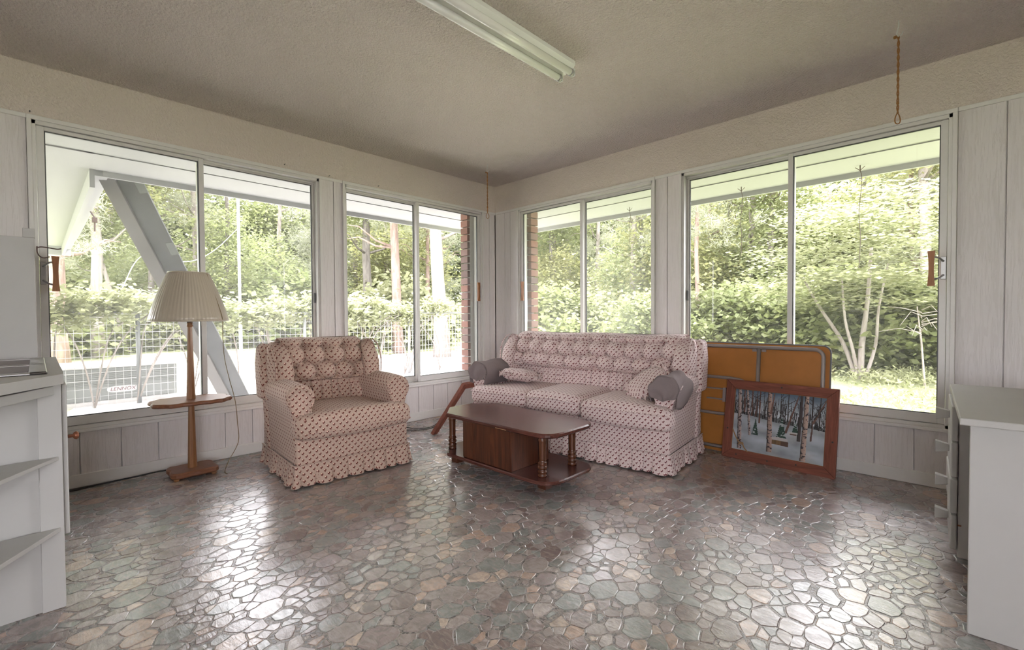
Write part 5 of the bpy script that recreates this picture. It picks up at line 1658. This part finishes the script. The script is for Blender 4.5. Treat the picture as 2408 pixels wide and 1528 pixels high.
lme = bpy.data.meshes.new_from_object(tmp.evaluated_get(bpy.context.evaluated_depsgraph_get()))
bpy.data.objects.remove(tmp)
fo = bpy.data.objects.new('lettering', lme); COL.objects.link(fo); fo.parent = plate
fo.matrix_parent_inverse = Matrix.Identity(4)
fo.matrix_local = Matrix(((0, 0, 1, 0.4315), (1, 0, 0, 0.02), (0, 1, 0, 0.19), (0, 0, 0, 1)))
# big dark panel leaning on the eave corner
lpn = empty('leaning_panel', (0, 0, 0), 0, 'large dark grey weathered panel leaning diagonally against the eave corner outside', 'panel')
M['weathered'] = plain('weathered_grey_panel', (0.07, 0.07, 0.075), 0.8, var=0.5, scale=3)
M['weathered2'] = plain('lighter_weathered_edge', (0.14, 0.13, 0.13), 0.8, var=0.3, scale=3)
Bt, Bb = Vector((-1.18, -3.13, 2.14)), Vector((-2.2, -1.98, GZ))
ax = (Bt - Bb); La = ax.length; ax.normalize()
wd = Vector((0.45, 0.9, 0)); wd = (wd - ax * wd.dot(ax)).normalized(); nn = ax.cross(wd).normalized()
cc = (Bt + Bb) / 2
def pbox(w0, w1, a0, a1, n0, n1, nm, mat):
    c_ = Bb + ax * ((a0 + a1) / 2) + wd * ((w0 + w1) / 2) + nn * ((n0 + n1) / 2)
    MB().obox(c_, ax * (a1 - a0) / 2, wd * (w1 - w0) / 2, nn * (n1 - n0) / 2).build(nm, mat, lpn, bevel=0.004)
pbox(0.0, 0.17, 0.0, La, -0.012, 0.012, 'face_board', 'weathered')
pbox(-0.11, -0.002, 0.0, La + 0.02, -0.03, 0.02, 'edge_board', 'weathered2')
sg = 1 if nn.dot(Vector((3.8, -3.6, 1.0)) - cc) > 0 else -1
for a0 in (0.74, 0.95):
    pbox(0.115, 0.178, La * a0, La * a0 + 0.12, sg * 0.014, sg * 0.02, 'patch', 'alu_dark')
# wires and small eave things
for i, (x, y, zb, lab) in enumerate(((1.203, 0.84, 1.76, 'short wire hanging from the eave above the sofa'), (2.324, 0.85, 1.50, 'wire hanging from the eave left of the right window mullion'), (3.185, 0.87, 1.36, 'long wire hanging from the eave right of the right window mullion'))):
    o = empty('hanging_wire', (x, y, ZS), 0, lab, 'wire')
    MB().tube([(0, 0, 0), (0, 0, -0.045)], 0.004, 6).build('hook', 'rust_wire', o)
    MB().tube([(-0.03, 0, -0.012), (0, 0, -0.04), (0.03, 0, -0.012)], 0.0028, 5).build('hook_arms', 'rust_wire', o)
    L = ZS - zb
    MB().tube(spline([(0, 0, -0.04), (0.012, 0, -0.12), (-0.004, 0, -L * 0.45), (0.006, 0, -L * 0.7), (-0.002, 0, -L)], 5), 0.0024, 5).build('wire', 'rust_wire', o)
c = MB().tube(spline([(-3.82, -2.95, 1.07), (-4.6, -2.75, 1.45), (-5.0, -2.58, 1.80), (-5.0, -2.45, 1.93), (-5.1, -2.2, 1.88), (-5.4, -1.75, 1.95), (-5.9, -1.3, 2.25), (-6.34, -0.82, 2.75)], 8), 0.006, 6).build('white_cable', 'white_ext', smooth=True)
tag(c, 'thin white cable drooping outside behind the leaning panel', 'cable')
c = MB().tube(spline([(-1.09, 0.9, 2.10), (-1.3, 1.1, 2.04), (-1.4, 1.75, 1.98), (-1.6, 2.2, 1.95)], 6), 0.045, 10).build('downspout', 'white_ext', smooth=True)
tag(c, 'white downspout pipe under the eave beyond the room corner', 'downspout')
o = empty('bracket_clip', (-2.6, -3.2, 2.03), 0, 'small dark clip on the white fascia outside top left', 'clip')
MB().tube([(0, 0, 0.06), (0, 0.03, 0.0), (0, 0.03, -0.14)], 0.008, 6).build('strap', 'rust_wire', o)
MB().box(-0.02, 0.02, 0.01, 0.05, -0.05, 0.0).build('block', 'rust_wire', o)
